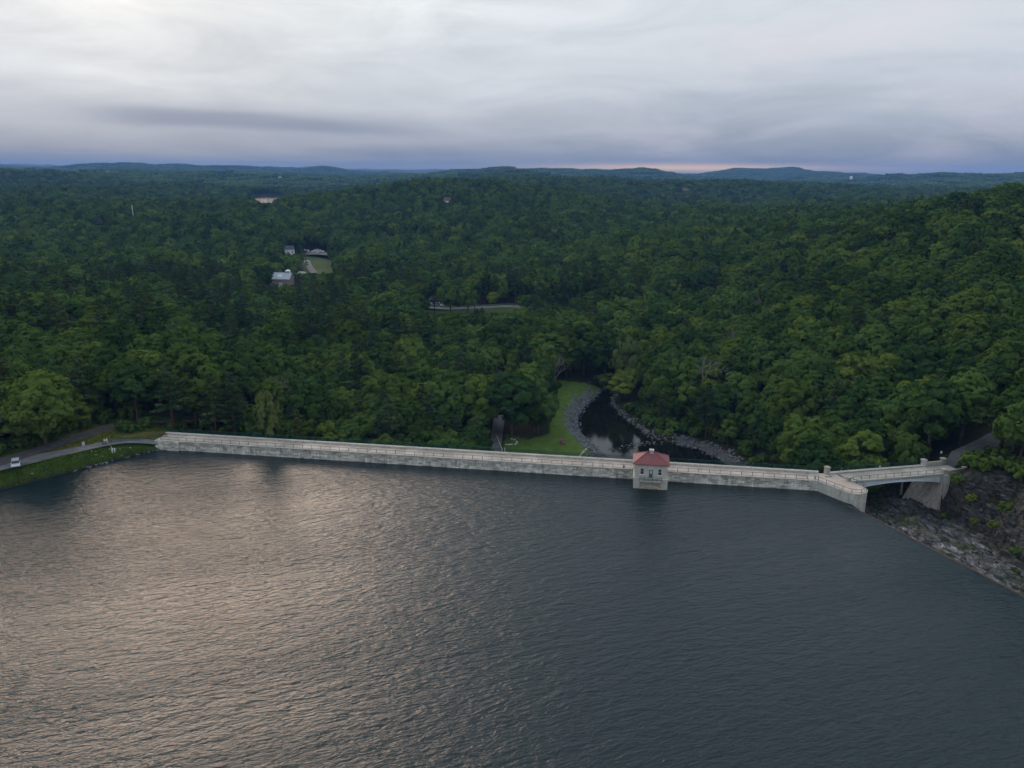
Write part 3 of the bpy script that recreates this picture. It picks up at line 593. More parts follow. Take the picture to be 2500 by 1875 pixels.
d = MB(); d.box(-.40, .40, f0 + .14, f0 + .20, 2.58, dz); do = d.build('door', 'door_green', gh)
q = MB(); q.box(-.22, .22, f0 + .12, f0 + .14, 3.7, 4.4); q.build('pane', 'girder_paint', do)
q = MB(); q.box(-.50, -.40, f0 - .03, f0 + .14, 2.58, dz); q.box(.40, .50, f0 - .03, f0 + .14, 2.58, dz); q.box(-.50, .50, f0 - .03, f0 + .14, dz, dz + .12); q.build('frame', 'house_trim', do)
q = MB(); q.tube([(.28, f0 + .08, 3.5), (.28, f0 + .12, 3.5)], .04, 6); q.build('handle', 'rail_paint', do)
# hipped roof with standing ridge and hip caps
ex, ey0, ey1, ze, zr, rl = 4.15, f0 - .48, bk + .25, 5.90, 7.95, .85
ym = (ey0 + ey1) / 2
r = MB(); r.add([(-ex, ey0, ze), (ex, ey0, ze), (ex, ey1, ze), (-ex, ey1, ze), (-ex, ey0, ze + .16), (ex, ey0, ze + .16), (ex, ey1, ze + .16), (-ex, ey1, ze + .16), (-rl, ym, zr), (rl, ym, zr)],
          [(3, 2, 1, 0), (0, 1, 5, 4), (1, 2, 6, 5), (2, 3, 7, 6), (3, 0, 4, 7), (4, 5, 9, 8), (5, 6, 9), (6, 7, 8, 9), (7, 4, 8)])
ro = r.build('roof', 'roof_red', gh)
for a, c in [((-ex, ey0), -rl), ((ex, ey0), rl), ((ex, ey1), rl), ((-ex, ey1), -rl)]:
    q = MB(); q.tube([(a[0], a[1], ze + .17), (c, ym, zr + .03)], .085, 6); q.build('hip_cap', 'roof_red', ro)
for c in (-rl, rl):
    q = MB(); q.tube([(c, ym, zr - .05), (c, ym, zr + .16), (c, ym, zr + .28)], [.12, .09, .02], 8); q.build('finial', 'roof_red', ro)
q = MB(); q.tube([(-rl, ym, zr + .02), (rl, ym, zr + .02)], .09, 6); q.build('ridge_cap', 'roof_red', ro)
cu = MB(); cu.box(-.46, .46, ym - .46, ym + .46, zr - .45, zr + .42); cu.box(-.56, .56, ym - .56, ym + .56, zr + .42, zr + .58, cham=.05); cuo = cu.build('cupola', 'house_trim', gh)
for j in range(5):
    q = MB(); q.hexa([(-.40, ym - .52, zr - .32 + j * .14), (.40, ym - .52, zr - .32 + j * .14), (.40, ym - .462, zr - .25 + j * .14), (-.40, ym - .462, zr - .25 + j * .14)], [(-.40, ym - .52, zr - .30 + j * .14), (.40, ym - .52, zr - .30 + j * .14), (.40, ym - .462, zr - .23 + j * .14), (-.40, ym - .462, zr - .23 + j * .14)]); q.build('louver', 'house_trim', cuo)
# balcony over an arched recess
q = MB(); q.box(-2.55, 2.45, f0 - 1.05, f0 - .20, 2.02, 2.20, cham=.03); bo = q.build('balcony', 'house_trim', gh)
for x in np.linspace(-2.5, 2.4, 6):
    q = MB(); q.tube([(x, f0 - 1.0, 2.20), (x, f0 - 1.0, 3.15)], .04, 6); q.build('post', 'fence_green', bo)
for z in (3.12, 2.75, 2.40):
    q = MB(); q.tube([(-2.5, f0 - .22, z), (-2.5, f0 - 1.0, z), (2.4, f0 - 1.0, z), (2.4, f0 - .22, z)], .032, 6); q.build('rail', 'fence_green', bo)
q = MB()
for x in np.arange(-2.4, 2.4, .14): q.box(x - .012, x + .012, f0 - 1.012, f0 - .988, 2.22, 3.10)
q.build('baluster', 'fence_green', bo)
for x in (-2.2, -.7, .7, 2.1):
    q = MB(); q.hexa([(x - .1, f0 - .3, 1.55), (x + .1, f0 - .3, 1.55), (x + .1, f0 - .13, 1.55), (x - .1, f0 - .13, 1.55)], [(x - .1, f0 - .95, 2.02), (x + .1, f0 - .95, 2.02), (x + .1, f0 - .13, 2.02), (x - .1, f0 - .13, 2.02)]); q.build('bracket', 'house_trim', bo)
q = MB(); q.box(-2.45, 2.35, f0 - .17, f0 - .12, -.4, 1.98); q.build('recessed_panel', 'buff_panel', gh)
q = MB(); pts = []
for j in range(15):
    a = math.pi * j / 14; pts.append((-2.3 * math.cos(a) - .05, f0 - .20, -.25 + .95 * math.sin(a)))
q.tube(pts, .11, 6); q.build('arch_moulding', 'house_trim', gh)
# small dark box on the crest beside the gatehouse
p = dam(119.0, .95); o = thing('utility_box', 'small dark utility box on the dam crest next to the gatehouse', 'utility box', (p[0], p[1], 2.36), DANG)
k = MB(); k.box(-.17, .17, -.15, .15, 0, .52, cham=.03); k.build('cabinet', 'rail_paint', o); k = MB(); k.box(-.20, .20, -.18, .18, .52, .56); k.build('lid', 'rail_paint', o)
# ------------------------------------------------------------------ rounded pier at the end of the dam
PIER = [(69.6, 163.9), (71.4, 160.8), (73.2, 157.8), (73.9, 156.9), (74.8, 156.4), (75.8, 156.3), (76.9, 156.6), (77.9, 157.3), (78.5, 158.2), (78.7, 159.2), (78.5, 160.3), (77.6, 162.4), (76.9, 164.0), (75.6, 168.2), (70.9, 168.8)]
pc = (74.2, 160.5)
def rel(poly, c, off=0.0): return [(x - c[0] + off * (x - c[0]) / math.hypot(x - c[0], y - c[1]), y - c[1] + off * (y - c[1]) / math.hypot(x - c[0], y - c[1])) for x, y in poly]
pr = thing('rounded_pier', 'streaked concrete pier with rounded end between dam and bridge', 'pier', (pc[0], pc[1], 0))
k = MB(); k.tone = .6; k.prism(rel(PIER, pc), -9, 2.30); k.build('pier_wall', 'pier_concrete', pr)
k = MB(); k.prism(rel(PIER, pc, -.55), 2.30, 2.385); k.build('pier_deck', 'crest_concrete', pr)
R0 = rel(PIER, pc, .07); R1 = rel(PIER, pc, -.45)
path = list(range(0, 13)); Lc = 0
for i, j in zip(path[:-1], path[1:]):
    n = max(1, round(math.dist(PIER[i], PIER[j]) / 1.25))
    for a in range(n):
        g = .012; lerp = lambda A_, B_, u: (A_[0] + (B_[0] - A_[0]) * u, A_[1] + (B_[1] - A_[1]) * u)
        q4 = [lerp(R0[i], R0[j], a / n + g), lerp(R0[i], R0[j], (a + 1) / n - g), lerp(R1[i], R1[j], (a + 1) / n - g), lerp(R1[i], R1[j], a / n + g)]
        k = MB(); k.tone = random.random(); k.hexa([(*p, 2.30) for p in q4], [(*p, 2.52) for p in q4]); k.build('coping_stone', 'coping', pr)
PR2 = [(pc[0] + x, pc[1] + y) for x, y in rel(PIER, pc, -.2)]
railing('railing', 'dark pipe railing curving round the end of the concrete pier', PR2[0:11] + [PR2[12]], [2.52] * 12, step=2.2)
for i, (dx, dy) in enumerate([(72.6, 166.2), (73.5, 166.45)]):
    o = thing('manhole_cover', ['rusty square hatch in the paving near the bend, nearer the dam', 'rusty square hatch in the paving near the bend, nearer the bridge'][i], 'hatch', (dx, dy, 2.387), DANG)
    k = MB(); k.box(-.30, .30, -.25, .25, 0, .02); k.build('plate', 'rust_sill', o); k = MB(); k.box(-.36, .36, -.31, -.255, 0, .012); k.box(-.36, .36, .255, .31, 0, .012); k.build('rim', 'rail_paint', o)
o = thing('stone_bollard', 'short grey post standing behind the railing where the dam meets the pier', 'post', (69.3, 164.6, 2.385))
k = MB(); k.tube([(0, 0, 0), (0, 0, .62), (0, 0, .74), (0, 0, .80)], [.20, .17, .14, .05], 8); k.build('shaft', 'abutment_concrete', o); k = MB(); k.tube([(0, 0, .50), (0, 0, .56)], .19, 8); k.build('band', 'rail_paint', o)
# ------------------------------------------------------------------ arched bridge over the spillway
BN0 = (76.9, 163.7); BN1 = (100.9, 168.6); BL = math.dist(BN0, BN1); BA = math.atan2(BN1[1] - BN0[1], BN1[0] - BN0[0])
br = thing('arch_bridge', 'flat-arched road bridge with pale blue-grey girder over the rocky spillway', 'bridge', (BN0[0], BN0[1], 0), BA)
def bl(s, n): return (BN0[0] + math.cos(BA) * s - math.sin(BA) * n, BN0[1] + math.sin(BA) * s + math.cos(BA) * n)
BWD = 5.25
k = MB(); k.box(.2, BL + 4.8, .10, BWD - .1, 1.85, 2.30); k.build('deck', 'bridge_concrete', br)
for i in range(9):
    k = MB(); k.tone = random.uniform(.2, .8); k.box(.25 + i * 3.25, .25 + (i + 1) * 3.25 - .03, .56, BWD - .62, 2.30, 2.39); k.build('paving_slab', 'bridge_concrete', br)
def arch_z(u): return .35 + .95 * (1 - (2 * u - 1) ** 2)
for y0, y1 in ((.02, .30), (BWD - .30, BWD - .02)):
    k = MB(); n = 28
    for i in range(n):
        u0, u1 = i / n, (i + 1) / n; x0, x1 = 1.2 + u0 * (BL - 1.9), 1.2 + u1 * (BL - 1.9)
        k.hexa([(x0, y0, arch_z(u0)), (x1, y0, arch_z(u1)), (x1, y1, arch_z(u1)), (x0, y1, arch_z(u0))], [(x0, y0, 1.72), (x1, y0, 1.72), (x1, y1, 1.72), (x0, y1, 1.72)])
    k.build('arch_girder', 'girder_paint', br)
    k = MB(); n = 28
    for i in range(n):
        u0, u1 = i / n, (i + 1) / n; x0, x1 = 1.2 + u0 * (BL - 1.9), 1.2 + u1 * (BL - 1.9)
        k.hexa([(x0, y0 - .10, arch_z(u0) - .07), (x1, y0 - .10, arch_z(u1) - .07), (x1, y1 + .1, arch_z(u1) - .07), (x0, y1 + .1, arch_z(u0) - .07)], [(x0, y0 - .10, arch_z(u0)), (x1, y0 - .10, arch_z(u1)), (x1, y1 + .1, arch_z(u1)), (x0, y1 + .1, arch_z(u0))])
    k.build('lower_flange', 'girder_paint', br)
k = MB()
for i in range(8):
    x = 2 + i * (BL - 3.6) / 7; k.box(x - .12, x + .12, .32, BWD - .32, 1.35, 1.84)
k.build('cross_beam', 'girder_band', br)
for y0, y1 in ((-.06, .50), (BWD - .50, BWD + .06)):
    k = MB(); k.box(.9, BL + .2, y0 + .05, y1 - .05, 1.725, 2.12); k.build('fascia_beam', 'girder_band', br)
    k = MB(); k.box(.9, BL + .2, y0 - .02, y1, 2.12, 2.30); k.build('moulding', 'girder_band', br)
stones(.6, BL - .2, -.10, .54, 2.30, 2.50, br, step=.98); stones(-2.2, BL - 1.8, BWD - .58, BWD + .10, 2.60, 2.82, br, step=.98)
k = MB(); k.box(-2.2, BL - 1.8, BWD - .50, BWD, 2.30, 2.60); k.build('parapet', 'bridge_concrete', br)
railing('railing', 'dark pipe railing on the water side of the arched bridge', [bl(.9, .2), bl(BL - .4, .2)], [2.50, 2.50], step=2.1)
fence('chain_link_fence', 'green chain-link fence on the valley side of the bridge', [bl(-1.6, BWD - .2), bl(BL - 2.2, BWD - .2)], [2.80, 2.80], 2.2)
def pillar(parent, x, y, z0, z1, w, name='pillar', m='bridge_concrete'):
    k = MB(); k.tone = random.random(); k.box(x - w / 2, x + w / 2, y - w / 2, y + w / 2, z0, z1); po = k.build(name, m, parent)
    q = MB(); q.box(x - w / 2 - .12, x + w / 2 + .12, y - w / 2 - .12, y + w / 2 + .12, z1, z1 + .20, cham=.05); q.build('cap', 'bridge_concrete', po); return po
pillar(br, -2.6, BWD - .2, 2.2, 4.0, .95); pillar(br, BL - 1.5, BWD - .2, 1.5, 4.0, .95); pillar(br, BL + 3.9, BWD - .1, 1.5, 3.9, .95)
k = MB(); k.box(BL - 1.0, BL + 3.4, BWD - .45, BWD + .0, 1.5, 3.45, cham=.04); k.build('wing_wall', 'bridge_concrete', br)
pillar(br, BL + .1, .25, -.5, 3.35, 1.05); pillar(br, BL + 6.2, 1.0, .5, 3.1, .6)
k = MB(); k.hexa([(BL + .65, .0, .4), (BL + 5.9, .8, .4), (BL + 5.9, 1.1, .4), (BL + .65, .35, .4)], [(BL + .65, .0, 3.0), (BL + 5.9, .8, 2.95), (BL + 5.9, 1.1, 2.95), (BL + .65, .35, 3.0)]); k.build('wing_wall', 'bridge_concrete', br)
pillar(br, -.2, .15, 2.385, 3.25, .75)
# battered abutment wall that the far end of the arch springs from
ab = thing('abutment', 'tall sloping stained concrete abutment wall under the bridge end', 'abutment', (97.0, 166.0, 0))
def rel3(p): return (p[0] - 97.0, p[1] - 166.0, p[2])
k = MB(); k.tone = .6
k.hexa([rel3((98.5, 164.9, -9.0)), rel3((104.5, 166.8, -9.0)), rel3((102.5, 178.5, -9.0)), rel3((95.6, 176.5, -9.0))], [rel3((101.0, 168.75, 1.80)), rel3((105.0, 169.6, 1.80)), rel3((103.4, 176.6, 1.80)), rel3((99.4, 175.6, 1.80))]); k.build('battered_wall', 'abutment_concrete', ab)
k = MB(); k.hexa([rel3((99.9, 165.1, -7.5)), rel3((103.2, 165.8, -7.5)), rel3((104.0, 168.4, -7.5)), rel3((100.4, 167.6, -7.5))], [rel3((100.75, 167.75, 2.26)), rel3((101.9, 168.0, 2.26)), rel3((102.0, 169.2, 2.26)), rel3((100.9, 169.0, 2.26))]); k.build('buttress', 'bridge_concrete', ab)
# ------------------------------------------------------------------ people
def person(label, loc, rz, pose, top, bottom, group=None, hairm='hair'):
    """one continuous skinned figure; pose gives the joints"""
    J = pose; names = list(J); me = bpy.data.meshes.new('body')
    E_ = [('pelvis', 'chest'), ('chest', 'neck'), ('neck', 'head'), ('head', 'crown')]
    for s in 'lr': E_ += [('chest', 'sh' + s), ('sh' + s, 'el' + s), ('el' + s, 'wr' + s), ('wr' + s, 'ha' + s), ('pelvis', 'hip' + s), ('hip' + s, 'kn' + s), ('kn' + s, 'an' + s), ('an' + s, 'to' + s)]
    R_ = dict(pelvis=.15, chest=.16, neck=.055, head=.095, crown=.085)
    for s in 'lr': R_.update({'sh' + s: .07, 'el' + s: .045, 'wr' + s: .033, 'ha' + s: .032, 'hip' + s: .095, 'kn' + s: .06, 'an' + s: .042, 'to' + s: .04})
    me.from_pydata([J[n] for n in names], [(names.index(a), names.index(b)) for a, b in E_], [])
    o = bpy.data.objects.new('body', me); C.objects.link(o)
    sk = o.modifiers.new('skin', 'SKIN'); sb = o.modifiers.new('sub', 'SUBSURF'); sb.levels = 1; sb.render_levels = 1
    for i, n in enumerate(names): me.skin_vertices[0].data[i].radius = (R_[n], R_[n]); me.skin_vertices[0].data[i].use_root = (n == 'pelvis')
    dg = bpy.context.evaluated_depsgraph_get(); ev = bpy.data.meshes.new_from_object(o.evaluated_get(dg)); bpy.data.objects.remove(o); 
    for m in (top, bottom, 'skin', hairm): ev.materials.append(MATS[m])
    jp = {n: Vector(J[n]) for n in names}
    zone = dict(pelvis=1, chest=0, neck=2, head=2, crown=3)
    for s in 'lr': zone.update({'sh' + s: 0, 'el' + s: 0, 'wr' + s: 2, 'ha' + s: 2, 'hip' + s: 1, 'kn' + s: 1, 'an' + s: 1, 'to' + s: 3})
    for p in ev.polygons: p.material_index = zone[min(jp, key=lambda n: (jp[n] - p.center).length)]; p.use_smooth = True
    t_ = thing('person', label, 'person', loc, rz, group); put('body', ev, t_)
    k = MB(); h = jp['head']
    k.tube([h + Vector((0, .02, .02)), h + Vector((0, .03, .09)), h + Vector((0, .02, .15))], [.115, .11, .05], 10); k.build('hair', hairm, t_, smooth=True)
    return t_
STAND = dict(pelvis=(0, 0, .95), chest=(0, 0, 1.30), neck=(0, 0, 1.47), head=(0, -.02, 1.60), crown=(0, -.01, 1.68), shl=(-.19, 0, 1.40), ell=(-.25, .02, 1.12), wrl=(-.24, -.08, .90), hal=(-.24, -.11, .80), shr=(.19, 0, 1.40), elr=(.25, .02, 1.12), wrr=(.24, -.08, .90), har=(.24, -.11, .80),
             hipl=(-.10, 0, .90), knl=(-.11, -.03, .50), anl=(-.11, 0, .09), tol=(-.11, -.16, .04), hipr=(.10, 0, .90), knr=(.11, .05, .50), anr=(.12, .08, .09), tor=(.12, -.06, .04))
SIT = dict(pelvis=(0, .06, .14), chest=(0, .0, .48), neck=(0, -.05, .65), head=(0, -.09, .77), crown=(0, -.09, .86), shl=(-.19, -.02, .58), ell=(-.24, -.18, .36), wrl=(-.15, -.36, .26), hal=(-.10, -.42, .24), shr=(.19, -.02, .58), elr=(.24, -.18, .36), wrr=(.15, -.36, .26), har=(.10, -.42, .24),
           hipl=(-.10, .02, .12), knl=(-.12, -.40, .14), anl=(-.12, -.44, -.32), tol=(-.12, -.58, -.38), hipr=(.10, .02, .12), knr=(.12, -.42, .14), anr=(.13, -.40, -.32), tor=(.13, -.54, -.38))
q = bl(1.1, BWD - .30); person('person in dark top and white shorts sitting on the bridge parapet', (q[0], q[1], 2.84), BA, SIT, 'navy', 'white_cloth')
q = bl(BL + 6.6, 2.6); person('person in pale blue shirt standing on the road behind the low wall', (q[0], q[1], 3.0), 2.2, STAND, 'blue_cloth', 'grey_cloth')
# ------------------------------------------------------------------ signs and small things round the bridge
def sign(label, loc, rz, h, w, hh, m='paper', post='rail_paint'):
    o = thing('sign', label, 'sign', loc, rz); k = MB(); k.tube([(0, .02, 0), (0, .02, h)], .03, 6); k.build('post', post, o)
    k = MB(); k.box(-w / 2, w / 2, -.025, .0, h - hh, h); k.build('plate', m, o)
q = bl(11.2, BWD - .24); sign('small white sign fixed on the green bridge fence', (q[0], q[1] - .06, 2.82), BA, .62, .32, .34)
q = bl(BL + 5.2, BWD + 2.3); gz = float(ground(np.array(q[0]), np.array(q[1]))); sign('white sign on a post behind the bridge wing wall', (q[0], q[1], gz), BA, 4.3 - gz + .6, .5, .6)
# ------------------------------------------------------------------ the bank beside the dam
def gz_(x, y): return float(ground(np.array(float(x)), np.array(float(y))))
def rz_(R, x, y): i = int(np.argmin((R[0] - x) ** 2 + (R[1] - y) ** 2)); return float(R[2][i])
bpts = [P(250, 1087, 3.2), P(290, 1078, 3.2), P(330, 1071, 3.2), P(370, 1066, 3.2), P(408, 1063, 3.0)]
fence('chain_link_fence', 'low green chain-link fence between the road and the grass bank', bpts, [max(gz_(*p), 2.6) for p in bpts], 2.2, 1.1)
def gate(label, pa, pb, za, zb):
    o = thing('barrier_gate', label, 'gate', (pa[0], pa[1], za)); d = Vector((pb[0] - pa[0], pb[1] - pa[1], zb - za)); u = d.normalized(); n = Vector((-u.y, u.x, 0))
    for c in (Vector((0, 0, 0)), d):
        for e in (-.32, .32):
            k = MB(); k.tube([c + n * e + Vector((0, 0, -.1)), c + n * e + Vector((0, 0, .85)), c + n * e + Vector((0, 0, .98))], [.17, .17, .08], 8); k.build('post', 'gate_white', o)
    k = MB(); k.tube([Vector((0, 0, .72)), d + Vector((0, 0, .72))], .075, 8); k.build('bar', 'gate_white', o)
pa, pb = P(258, 1079, 3.3), P(275, 1088, 3.3); gate('white barrier gate with paired posts across the road at the dam end', pa, pb, gz_(*pa), gz_(*pb))
p = P(204, 1087, 3.2); o = thing('utility_box', 'pale grey-blue utility cabinet on the grass beside the road', 'utility box', (p[0], p[1], gz_(*p)), .5)
k = MB(); k.box(-.32, .32, -.22, .22, 0, .95, cham=.04); k.build('cabinet', 'metal_roof', o); k = MB(); k.box(-.26, .26, -.235, -.222, .12, .82); k.build('door', 'girder_paint', o)
gd = [P(90, 1094, 3.2), P(170, 1069, 3.1), P(240, 1047, 2.8), P(290, 1033, 2.5)]
def car(name, label, loc, rz, paint, cat='car', group=None, detail=True, sc=1.0):
    o = thing(name, label, cat, loc, rz, group); o.scale = (sc, sc, sc)
    prof = [(-2.25, .45), (-2.28, .80), (-2.10, .98), (-1.15, 1.06), (-.55, 1.60), (1.35, 1.66), (2.05, 1.12), (2.22, .95), (2.22, .42)]   # nose at -y
    k = MB(); n = len(prof); v = []
    for x, ins in ((-.90, 0), (.90, 0)):
        for y, z in prof: v.append((x * (.80 if z > 1.2 else 1.0), y, z))
    k.add(v, [tuple(range(n)), tuple(range(2 * n - 1, n - 1, -1))] + [(i, n + i, n + (i + 1) % n, (i + 1) % n) for i in range(n)][:]); k.build('body', paint, o)
    k = MB(); k.add([(-.80, -1.18, 1.08), (.80, -1.18, 1.08), (.70, -.62, 1.56), (-.70, -.62, 1.56)], [(0, 1, 2, 3)]); w = k.build('windscreen', 'dark_glass', o); w.location = (0, -.03, .02)
    k = MB(); k.add([(-.70, 1.40, 1.62), (.70, 1.40, 1.62), (.84, 1.98, 1.17), (-.84, 1.98, 1.17)], [(0, 1, 2, 3)]); w = k.build('rear_window', 'dark_glass', o); w.location = (0, .03, .02)
    for s in (-1, 1):
        k = MB(); k.add([(s * .895, -.95, 1.10), (s * .895, 1.75, 1.10), (s * .735, 1.25, 1.56), (s * .735, -.55, 1.53)], [(0, 1, 2, 3) if s < 0 else (3, 2, 1, 0)]); w = k.build('side_window', 'dark_glass', o); w.location = (s * .015, 0, .01)
        for y in (-1.38, 1.38):
            k = MB(); k.tube([(s * .74, y, .34), (s * .93, y, .34)], .34, 12); wo = k.build('wheel', 'tyre', o); k = MB(); k.tube([(s * .935, y, .34), (s * .945, y, .34)], .20, 10); k.build('rim', 'car_silver', wo)
        k = MB(); k.box(s * .66 - .17, s * .66 + .17, -2.31, -2.26, .68, .84); k.build('headlight', 'lamp_lens', o)
        k = MB(); k.box(s * .72 - .12, s * .72 + .12, 2.225, 2.26, .75, .98); k.build('tail_light', 'red_lens', o)
        k = MB(); k.box(s * 1.0 - .09, s * 1.0 + .09, -.92, -.76, 1.08, 1.22); k.build('mirror', paint, o)
    k = MB(); k.box(-.80, .80, -2.33, -2.27, .46, .60); k.build('bumper', 'tyre', o)
    return o
cp = P(40, 1139, 3.5); car('parked_car', 'silver car with its bonnet to the water on the bank road', (cp[0], cp[1], rz_(RA, *cp) + .02), math.radians(31), 'car_silver')
# grass tufts, wildflowers and edge stones on the bank
def scatter_cards(name, pts, hgt, wid, m, n_bl=5, kind='stuff', label=None):
    V, Fq, T = [], [], []
    for (x, y, z) in pts:
        tn = random.random()
        for _ in range(n_bl):
            a = random.uniform(0, 6.283); h = hgt * random.uniform(.5, 1.2); w = wid * random.uniform(.6, 1.3); lx, ly = random.uniform(-.5, .5) * h, random.uniform(-.5, .5) * h
            b_ = len(V); ox, oy = x + random.uniform(-.25, .25), y + random.uniform(-.25, .25)
            V += [(ox - math.cos(a) * w, oy - math.sin(a) * w, z - .05), (ox + math.cos(a) * w, oy + math.sin(a) * w, z - .05), (ox + lx + math.cos(a) * w * .4, oy + ly + math.sin(a) * w * .4, z + h), (ox + lx - math.cos(a) * w * .4, oy + ly - math.sin(a) * w * .4, z + h)]
            Fq.append((b_, b_ + 1, b_ + 2, b_ + 3)); T += [tn] * 4
    return tag(put(name, raw_mesh(name, V, np.array(Fq), [m], tone=T)), label, kind=kind)
def sample(n, x0, x1, y0, y1, test):
    x = RS.uniform(x0, x1, n); y = RS.uniform(y0, y1, n); k = test(x, y); return x[k], y[k]
gx, gy = sample(26000, -140, -88, 130, 192, lambda x, y: (~inside(x, y, RES)) & (seg_dist(x, y, SHORE) < 4.6) & (seg_dist(x, y, ROAD_A) > 2.1) & (seg_dist(x, y, SHORE) > .15) & ~((x > -93.5) & (y > 186)))
gz = ground(gx, gy); gz = np.maximum(gz, .05)
scatter_cards('grass', list(zip(gx, gy, gz)), .42, .10, 'grass_blade', 4, label='lush green grass covering the reservoir bank')
fm = (np.abs(fbm(gx / 5, gy / 5, 66, 2)) > .30); fx, fy, fz = gx[fm][::14], gy[fm][::14], gz[fm][::14]
scatter_cards('wildflowers', list(zip(fx, fy, fz + .30)), .16, .16, 'flower', 2, label='pale wildflower heads dotted through the bank grass')
gx, gy = sample(9000, -122, -84, 165, 215, lambda x, y: (~inside(x, y, RES)) & (seg_dist(x, y, ROAD_A) > 2.6) & (seg_dist(x, y, ROAD_B) > 2.7) & (seg_dist(x, y, ROAD_B) < 10) & (seg_dist(x, y, SHORE) > 5))
scatter_cards('grass', list(zip(gx, gy, ground(gx, gy))), .25, .08, 'grass_blade', 3, label='rough verge grass between the two roads')
def rocks(name, x, y, z, s, m, label):
    base = np.array([(0, 0, 1), (.894, 0, .447), (.276, .851, .447), (-.724, .526, .447), (-.724, -.526, .447), (.276, -.851, .447), (.724, .526, -.447), (-.276, .851, -.447), (-.894, 0, -.447), (-.276, -.851, -.447), (.724, -.526, -.447), (0, 0, -1)])
    tri = np.array([(0, 1, 2), (0, 2, 3), (0, 3, 4), (0, 4, 5), (0, 5, 1), (1, 6, 2), (2, 7, 3), (3, 8, 4), (4, 9, 5), (5, 10, 1), (6, 7, 2), (7, 8, 3), (8, 9, 4), (9, 10, 5), (10, 6, 1), (11, 7, 6), (11, 8, 7), (11, 9, 8), (11, 10, 9), (11, 6, 10)])
    n = len(x); V = base[None] * RS.uniform(.55, 1.25, (n, 12, 1)) * np.stack([s * RS.uniform(.7, 1.3, n), s * RS.uniform(.7, 1.3, n), s * RS.uniform(.45, .85, n)], 1)[:, None]
    a = RS.uniform(0, 6.28, n); c, d = np.cos(a)[:, None], np.sin(a)[:, None]
    V = np.stack([V[..., 0] * c - V[..., 1] * d + x[:, None], V[..., 0] * d + V[..., 1] * c + y[:, None], V[..., 2] + z[:, None]], -1)
    Fc = (tri[None] + 12 * np.arange(n)[:, None, None]).reshape(-1, 3)
    return tag(put(name, raw_mesh(name, V.reshape(-1, 3), Fc, [m], tone=np.repeat(RS.uniform(0, 1, n), 12))), label, kind='stuff')
gx, gy = sample(5000, -140, -88, 130, 192, lambda x, y: (seg_dist(x, y, SHORE) < .8) & (fbm(x / 6, y / 6, 4, 2) > -.12))
rocks('shore_stones', gx, gy, np.full(len(gx), .02), RS.uniform(.15, .42, len(gx)), 'riprap', 'grey edging stones at the waterline of the grass bank')
def rip(x, y):
    sdv = sdist(x, y, STREAM); lft = x < 45 - (y - 250) * .05
    px, py, _ = project(x, y, np.full(x.shape, -24.0))
    w = np.where((px < 1480) & (x < 36), 6.5, np.where(px > 1590, 5.5, 1.6)); return (sdv > -.6) & (sdv < w + 1.5 * fbm(x / 5, y / 5, 70, 2)) & (y < 345) & (fbm(x / 4, y / 4, 51, 2) > -.55)
gx, gy = sample(22000, 0, 110, 205, 350, rip); rocks('riprap', gx, gy, ground(gx, gy) + .05, RS.uniform(.22, .62, len(gx)), 'riprap', 'blue-grey riprap boulders lining both stream banks')
gx, gy = sample(2600, 20, 70, 235, 345, lambda x, y: (sdist(x, y, STREAM) < 0) & (((seg_dist(x, y, [P(1490, 1098, ZS), P(1540, 1090, ZS), P(1600, 1078, ZS), P(1650, 1080, ZS)]) < 2.2 + 2.0 * fbm(x / 3, y / 3, 9, 2))) | (sdist(x, y, STREAM) > -1.2)))
rocks('stream_stones', gx, gy, np.full(len(gx), ZS + .0), RS.uniform(.16, .48, len(gx)), 'riprap', 'dark stones breaking the surface of the stream riffle')
# ------------------------------------------------------------------ below the dam: lane gate, kiosk, stones
pa, pb = P(1229, 1092, -20.8), P(1212, 1062, -21.0)
o = thing('barrier_gate', 'raised pale boom gate with twin posts beside the service lane', 'gate', (pa[0], pa[1], gz_(*pa)))
for e in (-.5, .5):
    k = MB(); k.box(e - .22, e + .22, -.3, .3, -.2, 1.5, cham=.08); k.build('post', 'gate_white', o)
k = MB(); k.tube([(-.5, .35, 1.25), (pb[0] - pa[0], pb[1] - pa[1], 1.35)], .11, 8); k.build('bar', 'gate_white', o)
for i, (px, py) in enumerate([(1236, 1081), (1243, 1081), (1249, 1080), (1258, 1080), (1262, 1077), (1261, 1074), (1256, 1070), (1249, 1068)]):
    p = P(px, py, -21.6); k = MB(); z = gz_(*p); r_ = random.uniform(.35, .5)
    v = [(r_ * math.cos(a) * random.uniform(.7, 1.2), r_ * math.sin(a) * random.uniform(.7, 1.2), zz) for zz, s_ in ((-.15, 1), (.22, .9)) for a in np.linspace(0, 5.5, 7)]
    k.add(v + [(0, 0, .36)], [(j, (j + 1) % 7, 7 + (j + 1) % 7, 7 + j) for j in range(7)] + [(7 + j, 7 + (j + 1) % 7, 14) for j in range(7)])
    tag(k.build('marker_stone', 'white_stone', None, (p[0], p[1], z)), 'whitish marker stone in the curved row, %s from the boom gate' % ['first', 'second', 'third', 'fourth', 'fifth', 'sixth', 'seventh', 'last'][i], 'stone', 'row of pale stones on the lawn')
p = P(1373, 1079, -22); o = thing('notice_kiosk', 'small reddish-brown wooden hut on the lawn below the dam', 'hut', (p[0], p[1], gz_(*p)), .2)
k = MB(); k.box(-.75, .75, -.6, .6, -.1, 1.75); k.build('wall', 'kiosk_wood', o)
k = MB(); k.add([(-.95, -.85, 1.65), (.95, -.85, 1.65), (.95, .85, 1.65), (-.95, .85, 1.65), (-.95, 0, 2.25), (.95, 0, 2.25)], [(0, 1, 5, 4), (2, 3, 4, 5), (0, 4, 3), (1, 2, 5), (3, 2, 1, 0)]); k.build('roof', 'kiosk_wood', o)
